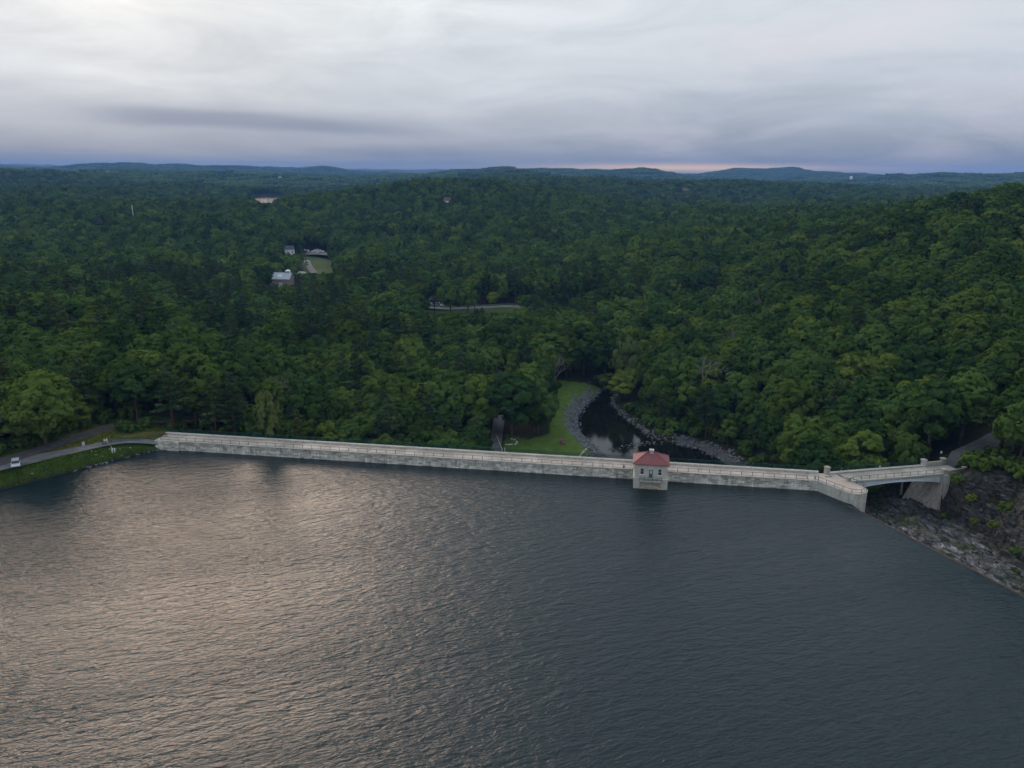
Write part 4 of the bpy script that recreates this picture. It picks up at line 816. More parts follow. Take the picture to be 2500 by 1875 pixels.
k = MB(); k.box(.18, .42, -.63, -.605, .75, 1.2); k.build('notice', 'paper', o)
k = MB(); pe = [P(1432, 1088, -22.4), P(1420, 1100, -22.4), P(1402, 1118, -22.0)]
k = MB()
for a, c in zip(pe[:-1], pe[1:]):
    u = Vector((c[0] - a[0], c[1] - a[1])).normalized(); n_ = (-u.y * .3, u.x * .3); za, zc = gz_(*a) + .25, gz_(*c) + .25
    q4 = [(a[0] - n_[0], a[1] - n_[1]), (c[0] - n_[0], c[1] - n_[1]), (c[0] + n_[0], c[1] + n_[1]), (a[0] + n_[0], a[1] + n_[1])]; zz = [za, zc, zc, za]
    k.hexa([(x, y, z - 2) for (x, y), z in zip(q4, zz)], [(x, y, z) for (x, y), z in zip(q4, zz)])
tag(k.build('retaining_kerb', 'lawn_edge'), 'thin pale concrete kerb between the lawn and the riprap at the dam foot', 'kerb')
# ------------------------------------------------------------------ buildings, poles and masts in the valley
def house(name, label, loc, rz, w, d, h, rise, wall, roof, cat='house', wins=2, cupola=False, chimney=False, skylights=0, big_door=False, ws=1.0):
    o = thing(name, label, cat, loc, rz); k = MB(); k.box(-w / 2, w / 2, -d / 2, d / 2, -11, h)
    k.add([(-w / 2, -d / 2, h), (-w / 2, d / 2, h), (-w / 2, 0, h + rise), (w / 2, -d / 2, h), (w / 2, d / 2, h), (w / 2, 0, h + rise)], [(0, 2, 1), (3, 4, 5)]); k.build('wall', wall, o)
    e = .4; k = MB(); s_ = rise / (d / 2)
    for sg in (-1, 1):
        a = [(-w / 2 - e, sg * (d / 2 + e), h - e * s_ + .02), (w / 2 + e, sg * (d / 2 + e), h - e * s_ + .02), (w / 2 + e, 0, h + rise + .02), (-w / 2 - e, 0, h + rise + .02)]
        c = [(x, y, z + .22) for x, y, z in a]
        k.hexa(a if sg < 0 else a[::-1], c if sg < 0 else c[::-1])
    ro = k.build('roof', roof, o)
    for i in range(wins):
        x = -w / 2 + (i + .5) * w / wins; q = MB(); q.box(x - .5 * ws, x + .5 * ws, -d / 2 - .05, -d / 2 - .01, h * .35, h * .35 + 1.5 * ws); wo = q.build('window', 'dark_glass', o)
        q = MB(); q.box(x - .62 * ws, x + .62 * ws, -d / 2 - .09, -d / 2 - .052, h * .35 - .15, h * .35); q.box(x - .62 * ws, x + .62 * ws, -d / 2 - .09, -d / 2 - .052, h * .35 + 1.5 * ws, h * .35 + 1.65 * ws); q.build('sill', 'white_paint', wo)
    if big_door: q = MB(); q.box(-.8, 2.2, -d / 2 - .08, -d / 2 - .02, h * .25, h * .25 + 3.0); q.build('door', 'cream_paint', o)
    for i in range(skylights):
        x = -2 + i * 1.8; y = -d / 4; z = h + rise / 2 + .26; q = MB(); q.hexa([(x, y - .9, z - .9 * s_), (x + 1.2, y - .9, z - .9 * s_), (x + 1.2, y + .5, z + .5 * s_), (x, y + .5, z + .5 * s_)], [(x, y - .9, z - .9 * s_ + .1), (x + 1.2, y - .9, z - .9 * s_ + .1), (x + 1.2, y + .5, z + .5 * s_ + .1), (x, y + .5, z + .5 * s_ + .1)]); q.build('skylight', 'white_paint', ro)
    if cupola:
        x = w * .32; q = MB(); q.box(x - 1.5, x + 1.5, -1.3, 1.3, h + rise - .9, h + rise + 1.6); co = q.build('cupola', 'white_paint', o)
        q = MB(); q.add([(x - 1.9, -1.7, h + rise + 1.6), (x + 1.9, -1.7, h + rise + 1.6), (x + 1.9, 1.7, h + rise + 1.6), (x - 1.9, 1.7, h + rise + 1.6), (x, 0, h + rise + 2.8)], [(0, 1, 4), (1, 2, 4), (2, 3, 4), (3, 0, 4), (3, 2, 1, 0)]); q.build('roof', 'white_paint', co)
        for j in (-1, 1): q = MB(); q.box(x + j * .7 - .4, x + j * .7 + .4, -1.36, -1.31, h + rise, h + rise + 1.1); q.build('window', 'dark_glass', co)
    if chimney: q = MB(); q.box(w * .25, w * .25 + 1.0, -.5, .5, h + rise - 1, h + rise + 1.6); q.build('chimney', 'brick_red', ro)
    return o
CLEAR = []                                                   # (x, y, radius) kept free of trees
WINDOWS = []                                                 # picture windows kept open: px0, px1, lowest py, distance
x, y = P(690, 697, -18); z = gz_(x, y); barn = house('barn', 'large barn with pale metal roof, skylights and white cupola among the trees', (x, y, z), math.radians(-4), 15.5, 11, 7.5, 4.2, 'siding_pink', 'metal_roof', 'barn', 3, True, False, 2, True); CLEAR.append((x, y, 13)); WINDOWS.append((664, 728, 696, 600))
x, y = P(693, 705, -18); z = gz_(x - 1, y - 12); house('shed', 'small white shed in front of the metal-roofed barn', (x - 1, y - 12, z), .2, 4.5, 3.5, 3.0, 1.4, 'white_paint', 'metal_roof', 'shed', 1, ws=.6); CLEAR.append((x - 1, y - 12, 5))
x, y = P(707, 627, -15); z = gz_(x, y); house('house', 'white house with dark slate roof beside the far parking lot', (x, y, z), .5, 9, 7, 5.5, 3.0, 'white_paint', 'slate_roof', wins=2); CLEAR.append((x, y, 9)); WINDOWS.append((696, 716, 622, 780))
x, y = P(738, 668, -16.5); z = gz_(x, y); house('house', 'white roofed cottage half hidden right behind the barn trees', (x, y, z), -.6, 8, 6, 3.2, 2.2, 'white_paint', 'white_paint', wins=2); CLEAR.append((x, y, 7)); WINDOWS.append((732, 748, 667, 660))
x, y = P(1063, 752, -19.5); z = gz_(x, y + 8); house('house', 'small white-gabled house beside the highway in the valley', (x, y + 8, z), .35, 9, 7, 2.8, 2.6, 'white_paint', 'slate_roof', wins=2); CLEAR.append((x, y + 8, 9))
x, y = P(242, 553, 5); z = gz_(x, y); house('house', 'pale house with red-brick chimney in the woods below the white mast', (x, y, z + 9), .3, 8, 6, 4.5, 2.6, 'cream_paint', 'brown_roof', wins=3, chimney=True); CLEAR.append((x, y, 10)); WINDOWS.append((236, 252, 551, 880)); WINDOWS.append((318, 327, 528, 1020))
for i, (px, py) in enumerate([(752, 619), (764, 621), (770, 618), (776, 622), (783, 619), (789, 621), (777, 617), (745, 618)]):
    x, y = P(px, py, -15); car('parked_car', 'white vehicle in the far parking lot, %s from its barn side' % ['second', 'third', 'fourth', 'fifth', 'seventh', 'last', 'sixth', 'first'][i], (x, y, max(zl, gz_(x, y)) + .05), random.uniform(-.5, .9), 'car_white', group='vehicles in the far parking lot', sc=1.25)
WINDOWS += [(742, 804, 667, 700), (1036, 1250, 764, 495), (606, 634, 488, 1700), (634, 664, 496, 1700), (664, 684, 486, 1700)]
def upole(label, px, py_top, y, arm=True):
    x, _, zt = on_depth(px, py_top, y); z = gz_(x, y); o = thing('utility_pole', label, 'pole', (x, y, z)); k = MB(); k.tube([(0, 0, -.3), (0, 0, zt - z)], [.17, .11], 7); k.build('pole', 'pole_wood', o)
    if arm:
        k = MB(); k.box(-1.3, 1.3, -.07, .07, zt - z - .8, zt - z - .62); ao = k.build('crossarm', 'pole_wood', o)
        for e in (-1.15, 1.15): k = MB(); k.tube([(e, 0, zt - z - .62), (e, 0, zt - z - .35)], .08, 6); k.build('insulator', 'paper', ao)
    CLEAR.append((x, y, 2.5))
upole('wooden utility pole with crossarm standing by the valley highway', 1083, 715, 524); upole('utility pole rising above dark trees behind the bank track', 322, 868, 252)
upole('thin pole in the woods left of the distant barn', 597, 612, 820, False); upole('bare pole in the woods between mast and barn', 630, 615, 815, False)
x, yy, zt = on_depth(322, 501, 1022); z = gz_(x, yy); o = thing('radio_mast', 'tall thin white mast above the far woods', 'mast', (x, yy, z))
k = MB(); k.tube([(0, 0, 0), (0, 0, zt - z)], [.7, .45], 8); k.build('shaft', 'white_paint', o); k = MB(); k.tube([(0, 0, zt - z), (0, 0, zt - z + 1.5)], [.2, .1], 6); k.build('tip', 'gate_white', o)
# highway guard rail
for i in range(0, 1):
    o = thing('guard_rail', 'long grey guard rail along the far side of the valley highway', 'guard rail', (0, 0, 0)); n = len(RH[0]); L_ = [(RH[0][j] - RH[3][j] * -4.6, RH[1][j] - RH[4][j] * -4.6, RH[2][j]) for j in range(n)]
    k = MB(); k.tube([(a, b_, c + .75) for a, b_, c in L_], .20, 6); k.build('rail', 'asphalt_pale', o)
    pm = MB(); pm.box(-.08, .08, -.08, .08, -.3, .75); pm = pm.mesh('post', 'pole_wood')
    for a, b_, c in L_[::3]: put('post', pm, o, (a, b_ + .15, c))
def hit(px, py, lift=12.0):
    d = ray(px, py); ys = np.geomspace(900, 12000, 700); k = ys / d[1]; zz = H + d[2] * k; g = land(d[0] * k, ys) + lift; j = np.argmax(zz < g)
    return (None if not (zz < g).any() else (d[0] * k[j], ys[j], g[j] - lift))
FAR = [(1672, 466, 15, 'pale house alone on the wooded ridge under the evening glow'), (217, 418, 14, 'tiny white house on the far ridge, nearest the round hill'), (262, 419, 14, 'tiny white house on the far ridge, second past the round hill'), (313, 418, 11, 'tiny white house on the far ridge, third past the round hill'), (683, 432, 14, 'tiny white house on the slope above the distant lake'), (1092, 492, 9, 'white roofed house under the crest of the central hill')]
for px, py, w, lb in FAR:
    h_ = hit(px, py)
    if h_: house('house', lb, (h_[0], h_[1], h_[2] + 7), random.uniform(-.4, .4), w, w * .6, 6.5, 4, 'white_paint', 'brown_roof' if w < 20 else 'white_paint', wins=2, ws=1.5); CLEAR.append((h_[0], h_[1], 22))
h_ = hit(2077, 443)
if h_:
    x, y, z = h_; zt = on_depth(2077, 430, y)[2]; o = thing('water_tower', 'small white water tank standing out on the far ridge', 'water tank', (x, y, z)); hh = max(zt - z, 20); r_ = y * 3.2 / F / 1.0
    k = MB(); k.tube([(0, 0, hh * .55), (0, 0, hh * .92), (0, 0, hh)], [r_, r_, r_ * .3], 16); k.build('tank', 'white_paint', o)
    for a in range(4): k = MB(); k.tube([(r_ * .7 * math.cos(a * 1.57), r_ * .7 * math.sin(a * 1.57), 0), (r_ * .7 * math.cos(a * 1.57), r_ * .7 * math.sin(a * 1.57), hh * .56)], .6, 6); k.build('leg', 'white_paint', o)
# ------------------------------------------------------------------ trees
def leaf_cards(c, n, s, rng, asp=.6):
    """rhombic leaf sprays centred at c, facing n, half-length s"""
    N = len(c); t1 = np.cross(n, rng.normal(size=(N, 3))); t1 /= np.linalg.norm(t1, axis=1, keepdims=True) + 1e-9; t2 = np.cross(n, t1); s = np.asarray(s).reshape(-1, 1)
    nb = n * (s * .22)
    V = np.stack([c + t1 * s - nb, c + t2 * s * asp, c - t1 * s - nb, c - t2 * s * asp], 1).reshape(-1, 3); return V, np.arange(4 * N).reshape(N, 4)
def unit(v): return v / (np.linalg.norm(v, axis=1, keepdims=True) + 1e-9)
ICO_V = np.array([(0, 0, 1), (.894, 0, .447), (.276, .851, .447), (-.724, .526, .447), (-.724, -.526, .447), (.276, -.851, .447), (.724, .526, -.447), (-.276, .851, -.447), (-.894, 0, -.447), (-.276, -.851, -.447), (.724, -.526, -.447), (0, 0, -1)])
ICO_F = np.array([(0, 1, 2), (0, 2, 3), (0, 3, 4), (0, 4, 5), (0, 5, 1), (1, 6, 2), (2, 7, 3), (3, 8, 4), (4, 9, 5), (5, 10, 1), (6, 7, 2), (7, 8, 3), (8, 9, 4), (9, 10, 5), (10, 6, 1), (11, 7, 6), (11, 8, 7), (11, 9, 8), (11, 10, 9), (11, 6, 10)])
class TM:
    """triangle soup with tone and material index"""
    def __init__(s): s.V = []; s.F = []; s.T = []; s.M = []; s.n = 0
    def add(s, V, Fc, tone, m=0):
        Fc = np.asarray(Fc) + s.n
        if Fc.shape[1] == 4: Fc = np.concatenate([Fc[:, [0, 1, 2]], Fc[:, [0, 2, 3]]])
        s.V.append(V); s.F.append(Fc); s.T.append(np.broadcast_to(tone, (len(V),))); s.M.append(np.full(len(Fc), m)); s.n += len(V)
    def mesh(s, name, mats): return raw_mesh(name, np.concatenate(s.V), np.concatenate(s.F), mats, np.concatenate(s.M), False, np.concatenate(s.T))
def lobes_of(rng, n, R, Hc, flat=.75):
    """lobe centres (crown centre at origin) and radii, spread over an uneven ellipsoid"""
    i = np.arange(n) + .5; ph = np.arccos(1 - 1.75 * i / n); th = i * 2.39996 + rng.uniform(0, 6.28)
    d = np.stack([np.sin(ph) * np.cos(th), np.sin(ph) * np.sin(th), np.cos(ph)], 1); d = unit(d + rng.normal(0, .16, (n, 3)))
    k = rng.uniform(.52, .80, n)[:, None]; c = d * k * np.array([R, R, Hc / 2]); r = rng.uniform(.33, .50, n) * R; return c, r
def crown(rng, R, Hc, z0, nl, clumps, leaves, ls, tm, mi=0, core=True, lob=None):
    c, r = lob if lob is not None else lobes_of(rng, nl, R, Hc); cen = np.array([0, 0, z0 + Hc / 2])
    for ci, ri in zip(c, r):
        tl = rng.uniform(0, 1)
        if core: tm.add(ICO_V * ri * .80 * rng.uniform(.8, 1.15, (12, 1)) + ci + cen, ICO_F, tl * .3, mi)  # inner blob added to block light, toned darker so leaf gaps look shaded
        out = unit(ci[None])[0]
        d = unit(rng.normal(size=(clumps, 3)) + out * .7 + np.array([0, 0, .55])); cc = ci + cen + d * ri * rng.uniform(.78, 1.05, (clumps, 1)); tc_ = np.clip(tl + rng.uniform(-.25, .25, clumps), 0, 1)
        n = np.repeat(d, leaves, 0); e = unit(rng.normal(size=(clumps * leaves, 3)) + n * .9); rc = ri * .30
        pc_ = np.repeat(cc, leaves, 0) + e * rc * rng.uniform(.4, 1.1, (clumps * leaves, 1)) * np.array([1, 1, .75])
        V, Fq = leaf_cards(pc_, unit(e * .45 + n * .95 + np.array([0, 0, .30]) + rng.normal(0, .17, e.shape)), ls * rng.uniform(.65, 1.3, len(pc_)), rng)
        tm.add(V, Fq, np.repeat(np.clip(np.repeat(tc_, leaves) + rng.uniform(-.12, .12, len(pc_)), 0, 1), 4), mi)
    return c, r, cen
def trunk_mesh(rng, name, Ht, r0, c, cen, m, n=7, bare=False):
    k = MB(); pts = [(0, 0, -1.0)]
    for z in np.linspace(0, Ht, 6): pts.append((rng.normal(0, .02) * z, rng.normal(0, .02) * z, z))
    k.tube(pts, [r0 * 1.35] + [r0 * (1.15 - .8 * i / 5) for i in range(6)], n)
    for ci in c:
        z0 = Ht * rng.uniform(.42, .85); b0 = Vector((0, 0, z0)); e = Vector(ci + cen); mid = b0.lerp(e, .5) + Vector((rng.normal(0, .3), rng.normal(0, .3), -.4)); k.tube([b0, mid, b0.lerp(e, .92)], [r0 * .42, r0 * .28, r0 * .10], 5)
    return k.mesh(name, m, True)
PROTO = {}                                                     # kind -> list of dicts
def broadleaf(seed, R, Hc, z0, lm, bark, nl=19, clumps=22, leaves=14, ls=.42, shape=None):
    rng = np.random.RandomState(seed); tm = TM(); c, r, cen = crown(rng, R, Hc, z0, nl, clumps, leaves, ls, tm)
    return dict(crown=tm.mesh('crown', [lm]), trunk=trunk_mesh(rng, 'trunk', z0 + Hc * .72, .26 + R * .018, c[::2], cen, bark), R=R, H=z0 + Hc, z0=z0, seed=seed)
def pine(seed, Hh, R, base, lm='leaf_pine', bark='pine_bark', whorls=13, dens=1.0):
    rng = np.random.RandomState(seed); tm = TM(); k = MB(); k.tube([(0, 0, -1), (0, 0, Hh * .5), (0, 0, Hh * .97)], [.42, .28, .05], 7)
    for w in range(whorls):
        u = w / (whorls - 1); z = base + (Hh - base) * u; rr_ = R * (1 - u) ** .75 * (.75 + .5 * rng.rand()) + .5
        for b_ in range(rng.randint(4, 7)):
            a = rng.uniform(0, 6.283); L = rr_ * rng.uniform(.65, 1.1); up = rng.uniform(-.05, .28); d = np.array([math.cos(a), math.sin(a), 0])
            e = np.array([0, 0, z]) + d * L + np.array([0, 0, up * L]); k.tube([(0, 0, z), tuple(e)], [.09, .025], 4)
            m = max(4, int(9 * dens * L / 3)); f = rng.uniform(.28, 1.02, m)[:, None]; cc = np.array([0, 0, z]) + (e - np.array([0, 0, z])) * f + rng.normal(0, .20, (m, 3)) * np.array([1, 1, .4]); tn = rng.uniform(0, 1)
            for q in range(4):
                n = unit(rng.normal(0, .45, (m, 3)) + np.array([0, 0, 1.0]) + d * .25); V, Fq = leaf_cards(cc + rng.normal(0, .30, (m, 3)) * np.array([1, 1, .35]), n, rng.uniform(.35, .75, m), rng, .42); tm.add(V, Fq, np.clip(tn + rng.uniform(-.2, .2, 4 * m), 0, 1))
    return dict(crown=tm.mesh('crown', [lm]), trunk=k.mesh('trunk', bark, True), R=R, H=Hh, z0=base, seed=seed)
def dead(seed, Hh, spread=.5, m='dead_wood'):
    rng = np.random.RandomState(seed); k = MB(); tw = MB()
    def br_(p, d, L, r_, lv):
        q = p + d * L; mid = p + d * L * .5 + Vector(rng.normal(0, .05 * L, 3)); (k if lv < 2 else tw).tube([p, mid, q], [r_, r_ * .8, r_ * .55], 6 if lv < 2 else 4)
        if lv >= 4: return
        for _ in range(3 if lv else 4):
            nd = (d + Vector(rng.normal(0, spread, 3)) + Vector((0, 0, .18))).normalized(); br_(mid.lerp(q, rng.uniform(0, 1)), nd, L * rng.uniform(.5, .75), r_ * .5, lv + 1)
    br_(Vector((0, 0, -.5)), Vector((0, 0, 1)), Hh * .48, .38, 0)
    return dict(crown=tw.mesh('crown', m), trunk=k.mesh('trunk', m), R=Hh * .25, H=Hh, z0=Hh * .4, seed=seed)
OAK = [broadleaf(100 + i, R, Hc, z0, 'leaf_oak', 'bark', nl) for i, (R, Hc, z0, nl) in enumerate([(6.2, 14.5, 3.8, 17), (5.6, 15.0, 4.0, 16), (7.2, 13.5, 4.4, 20), (4.8, 16.0, 3.2, 15), (5.9, 15.0, 3.6, 18)])]
LIGHT = [broadleaf(200 + i, R, Hc, z0, 'leaf_light', 'bark', nl) for i, (R, Hc, z0, nl) in enumerate([(5.6, 14.5, 2.4, 17), (4.6, 14.5, 2.8, 15)])]
PINE = [pine(300, 22, 5.0, 7.5), pine(301, 24, 5.6, 9.0), pine(302, 20, 4.4, 5.0)]
BIG = [broadleaf(210, 7.4, 15.5, 1.2, 'leaf_light', 'bark', 34, 20, 13, .42)]
SHRUB = [broadleaf(400, 2.3, 3.6, .1, 'leaf_oak', 'bark', 11, 11, 12, .30), broadleaf(401, 2.0, 3.2, .1, 'leaf_light', 'bark', 10, 11, 12, .30)]
PALE = [broadleaf(500, 4.2, 13.0, 2.0, 'leaf_pale', 'pale_bark', 20, 9, 9, .38)]
BLOS = [broadleaf(501, 4.2, 7.5, 1.0, 'leaf_blossom', 'bark', 16)]
BIRCH = [broadleaf(502, 3.4, 7.5, 6.0, 'leaf_pale', 'pale_bark', 13, 16, 12, .34), broadleaf(503, 3.0, 7.5, 4.5, 'leaf_light', 'pale_bark', 12, 10, 11, .36)]
DEAD = [dead(600, 16), dead(601, 14, .38), dead(602, 18, .45)]
# ---- where trees stand
def allowed(x, y, tight=0.0):
    ok = ~inside(x, y, RES)
    s = (x - DA[0]) * DT[0] + (y - DA[1]) * DT[1]; n = (x - DA[0]) * DN[0] + (y - DA[1]) * DN[1]
    ok &= ~((s > -5) & (s < DL + 8) & (n > -8) & (n < 10.5))
    sb_ = (x - BN0[0]) * math.cos(BA) + (y - BN0[1]) * math.sin(BA); nb_ = -(x - BN0[0]) * math.sin(BA) + (y - BN0[1]) * math.cos(BA)
    ok &= ~((sb_ > -8) & (sb_ < BL + 9) & (nb_ > -14) & (nb_ < BWD + 4))
    ok &= (seg_dist(x, y, ROAD_A) > 5.5) & (seg_dist(x, y, ROAD_B) > 5.0 + tight) & (seg_dist(x, y, ROAD_R) > 4.5) & (seg_dist(x, y, ACCESS) > 4.0) & (seg_dist(x, y, SHORE) > 9)
    ok &= ~((x < -84) & (x > -118) & (y < 200) & (y > 150) & (seg_dist(x, y, ROAD_B) < 14) & (x > -112 - (y - 170) * -.0))
    ok &= (sdist(x, y, STREAM) > np.where(x > 45, 5.0, 9.0)) & (sdist(x, y, LAWN) > 1.5) & ~inside(x, y, TOE)
    q = (x - W0[0]) * WN[0] + (y - W0[1]) * WN[1]; sv = (x - W0[0]) * WD[0] + (y - W0[1]) * WD[1]
    ok &= ~((q > -6) & (q < 40) & (sv > -13) & (sv < 75))
    ok &= (seg_dist(x, y, HIGHWAY) > 9) & (seg_dist(x, y, DRIVE) > 6)
    fld = [P(p_, q_, -16) for p_, q_ in [(742, 632), (742, 617), (802, 617), (806, 642), (800, 668), (775, 664)]]; ok &= sdist(x, y, fld) > 3
    ok &= sdist(x, y, FARLAKE) > 6
    for cx, cy, cr in CLEAR: ok &= np.hypot(x - cx, y - cy) > cr
    return ok
def jitter_grid(step, y0, y1, rmin, rmax, az=.80):
    xs_ = np.arange(-y1 * 1.0, y1 * 1.0, step); ys_ = np.arange(y0, y1, step * .9); Xg, Yg = np.meshgrid(xs_, ys_); Xg = Xg + (np.arange(len(ys_)) % 2)[:, None] * step * .5
    Xg = (Xg + RS.uniform(-.36, .36, Xg.shape) * step).ravel(); Yg = (Yg + RS.uniform(-.36, .36, Yg.shape) * step).ravel(); r_ = np.hypot(Xg, Yg)
    k_ = (r_ > rmin) & (r_ <= rmax) & (np.abs(np.arctan2(Xg, Yg)) < az); return Xg[k_], Yg[k_]
def open_views(x, y, z, h, R):
    """scale tree heights so the clearings seen in the photograph stay in sight"""
    px, py, dep = project(x, y, z + h); rw = R * F / dep; sc_ = np.ones(len(x))
    for a, b_, low, dist in WINDOWS:
        k_ = (px + rw > a) & (px - rw < b_) & (dep < dist) & (py < low)
        if k_.any():
            want = np.array([on_depth(float(px[i]), low, float(y[i]))[2] for i in np.where(k_)[0]]); sc_[k_] = np.minimum(sc_[k_], (want - z[k_]) / h[k_])
    return sc_
tx, ty = jitter_grid(8.6, 130, 620, 120, 620); ok = allowed(tx, ty); tx, ty = tx[ok], ty[ok]; tz = ground(tx, ty)
pn = fbm(tx / 55 + 2, ty / 55, 21, 3); isp = (pn > .12) & (tx < 60) & (RS.rand(len(tx)) < .50) | (RS.rand(len(tx)) < .04)
isl = ~isp & (RS.rand(len(tx)) < .18 + .28 * (fbm(tx / 40, ty / 40, 33, 2) > .2))
kind = np.where(isp, 2, np.where(isl, 1, 0)); var_ = RS.randint(0, 1000, len(tx))
def proto_of(kd, v): L_ = (OAK, LIGHT, PINE)[kd]; return L_[v % len(L_)]
hs = np.array([proto_of(a, b_)['H'] for a, b_ in zip(kind, var_)]); Rs = np.array([proto_of(a, b_)['R'] for a, b_ in zip(kind, var_)])
ts = RS.uniform(.62, 1.20, len(tx)) * (.86 + .3 * (fbm(tx / 30, ty / 30, 61, 2) * .5 + .5))
edge_ = np.minimum(seg_dist(tx, ty, SHORE), np.minimum(sdist(tx, ty, STREAM), 60)); ts *= np.where(edge_ < 18, .72, 1.0)
ov = open_views(tx, ty, tz, hs * ts, Rs * ts); ts = ts * np.clip(ov, 0, 1); keep = ts > .30
tx, ty, tz, kind, var_, ts, hs, Rs = (a[keep] for a in (tx, ty, tz, kind, var_, ts, hs, Rs))
# ---- which of them show largest (coarse front-to-back coverage)
BW, BH = 625, 469; cov = np.zeros((BH, BW), bool)
for s_ in np.linspace(0, DL, 400):
    a, b_ = dam(s_, 5); px, py, _ = project(a, b_, 3.6); c_ = int(px / 4)
    if 0 <= c_ < BW: cov[max(int(py / 4), 0):, c_] = True
for c_ in range(BW):
    if not cov[:, c_].any() and c_ > 300: cov[int(1140 / 4):, c_] = True
order = np.argsort(np.hypot(tx, ty)); vis = np.zeros(len(tx))
for i in order:
    pr_ = proto_of(kind[i], var_[i]); zc = tz[i] + ts[i] * (pr_['z0'] + pr_['H']) / 2; px, py, dep = project(tx[i], ty[i], zc); px, py, dep = float(px) / 4, float(py) / 4, float(dep)
    rw = ts[i] * pr_['R'] * F / dep / 4 * .92; rh = ts[i] * (pr_['H'] - pr_['z0']) / 2 * F / dep / 4
    x0, x1, y0, y1 = int(max(px - rw, 0)), int(min(px + rw + 1, BW)), int(max(py - rh, 0)), int(min(py + rh + 1, BH))
    if x1 <= x0 or y1 <= y0: continue
    yy_, xx_ = np.mgrid[y0:y1, x0:x1]; el_ = ((xx_ - px) / max(rw, .6)) ** 2 + ((yy_ - py) / max(rh, .6)) ** 2 < 1; vis[i] = np.count_nonzero(el_ & ~cov[y0:y1, x0:x1]); cov[y0:y1, x0:x1] |= el_
MARKS = [(0, 'silver car'), (95, 'bank road'), (205, 'grey utility cabinet'), (262, 'white barrier gate'), (330, 'bank fence'), (415, 'bank end of the dam'), (520, 'first stretch of dam fence'), (600, 'pale-trunked tree'), (690, 'barn'), (775, 'far parking lot'), (850, 'dam fence under the lot'), (930, 'dam fence under the highway'), (1010, 'highway house'), (1085, 'highway utility pole'), (1150, 'highway firs'), (1215, 'service lane'), (1290, 'marker stones'), (1373, 'wooden hut'), (1445, 'stream light patch'), (1510, 'crest utility box'), (1575, 'near-lane gatehouse window'), (1625, 'near-bridge gatehouse window'), (1700, 'crest past the gatehouse'), (1780, 'end of the riprap'), (1860, 'crest railing before the pier'), (1940, 'crest between riprap and pier'), (2015, 'pillar at the bend'), (2085, 'rounded pier'), (2150, 'white fence sign'), (2215, 'arch crown of the bridge'), (2255, 'far bridge pillar'), (2310, 'near bridge pillar'), (2365, 'uphill road'), (2425, 'rock cliff'), (2485, 'far cliff end')]
ORD = 'first second third fourth fifth sixth seventh eighth ninth tenth eleventh twelfth thirteenth fourteenth fifteenth sixteenth seventeenth eighteenth nineteenth twentieth'.split() + ['twenty-' + w for w in 'first second third fourth fifth sixth seventh eighth ninth'.split()] + ['thirtieth'] + ['thirty-' + w for w in 'first second third fourth fifth sixth seventh eighth ninth'.split()]
LOTS = {}
def place_later(o, what, x, y, z, h):
    """label is written once all are planted: rank up the strip above the nearest landmark"""
    px, py, _ = project(x, y, z + h * .72); mk = min(MARKS, key=lambda m_: abs(m_[0] - float(px)))[1]; LOTS.setdefault((what.split()[-1], mk), []).append((-float(py), o, what))
def write_labels():
    for (sp, mk), L_ in LOTS.items():
        L_.sort(key=lambda e: e[0])
        for i_, (_, o, what) in enumerate(L_): o['label'] = '%s, %s %s up above the %s' % (what, ORD[min(i_, len(ORD) - 1)], sp, mk)
def plant(name, pr_, loc, sc_, rz, label, group, cat='tree', sz=None):
    o = thing(name, label, cat, loc, rz, group); o.scale = (sc_, sc_, sz or sc_); put('trunk', pr_['trunk'], o); put('crown', pr_['crown'], o); return o
NAMES = ('broadleaf_tree', 'broadleaf_tree', 'pine_tree'); top = np.zeros(len(tx), bool)
for kd, cap in (((0, 1), 262), ((2,), 110)):
    c_ = np.where(np.isin(kind, kd) & (vis > 6))[0]; c_ = c_[np.argsort(-vis[c_])][:cap]; top[c_] = True
for i in np.where(top)[0]:
    pr_ = proto_of(kind[i], var_[i]); h = pr_['H'] * ts[i]
    size = 'tall' if h > 19 else ('small' if h < 13.5 else 'medium'); what = ('dark green broadleaf tree', 'bright green broadleaf tree', 'blue-green pine')[kind[i]]
    o = plant(NAMES[kind[i]], pr_, (tx[i], ty[i], tz[i] - .2), ts[i], RS.uniform(0, 6.28), 'tree', 'pines of the near wood' if kind[i] == 2 else 'broadleaf trees of the near wood'); place_later(o, size + ' ' + what, tx[i], ty[i], tz[i], h)
# ---- single trees that stand out
def special(name, pr_, px, py_top, y, label, wpx=None, cat='tree', group=None):
    x, _, zt = on_depth(px, py_top, y); z = gz_(x, y); h = zt - z; sz = h / pr_['H']; sc_ = sz if wpx is None else wpx / 2 * (y / F) / pr_['R']
    return plant(name, pr_, (x, y, z - .2), sc_, random.uniform(0, 6.28), label, group, cat, sz)
special('broadleaf_tree', BIG[0], 82, 908, 184, 'big bright green tree overhanging the track by the silver car', 175)
special('broadleaf_tree', LIGHT[1], 18, 985, 182, 'leafy tree at the picture edge above the silver car', 130)
special('broadleaf_tree', LIGHT[1], 188, 978, 196, 'low bright green tree beside the dark track', 62)
special('broadleaf_tree', LIGHT[0], 215, 944, 204, 'rounded bright green tree above the dark track', 70)
special('broadleaf_tree', OAK[1], 318, 886, 205, 'dense dark tree with a full skirt at the end of the dark track', 115)
special('pine_tree', PINE[0], 405, 886, 203, 'tall pine with bare reddish trunk at the bank end of the dam', 95)
special('broadleaf_tree', BIRCH[0], 648, 958, 193, 'slim pale-trunked tree with thin grey-green crown behind the dam fence', 70)
special('broadleaf_tree', BIRCH[1], 2222, 1055, 179, 'slender pale-trunked young tree beside the bridge fence', 62)
special('broadleaf_tree', PALE[0], 1006, 728, 470, 'pale silvery narrow tree near the valley highway', 26)
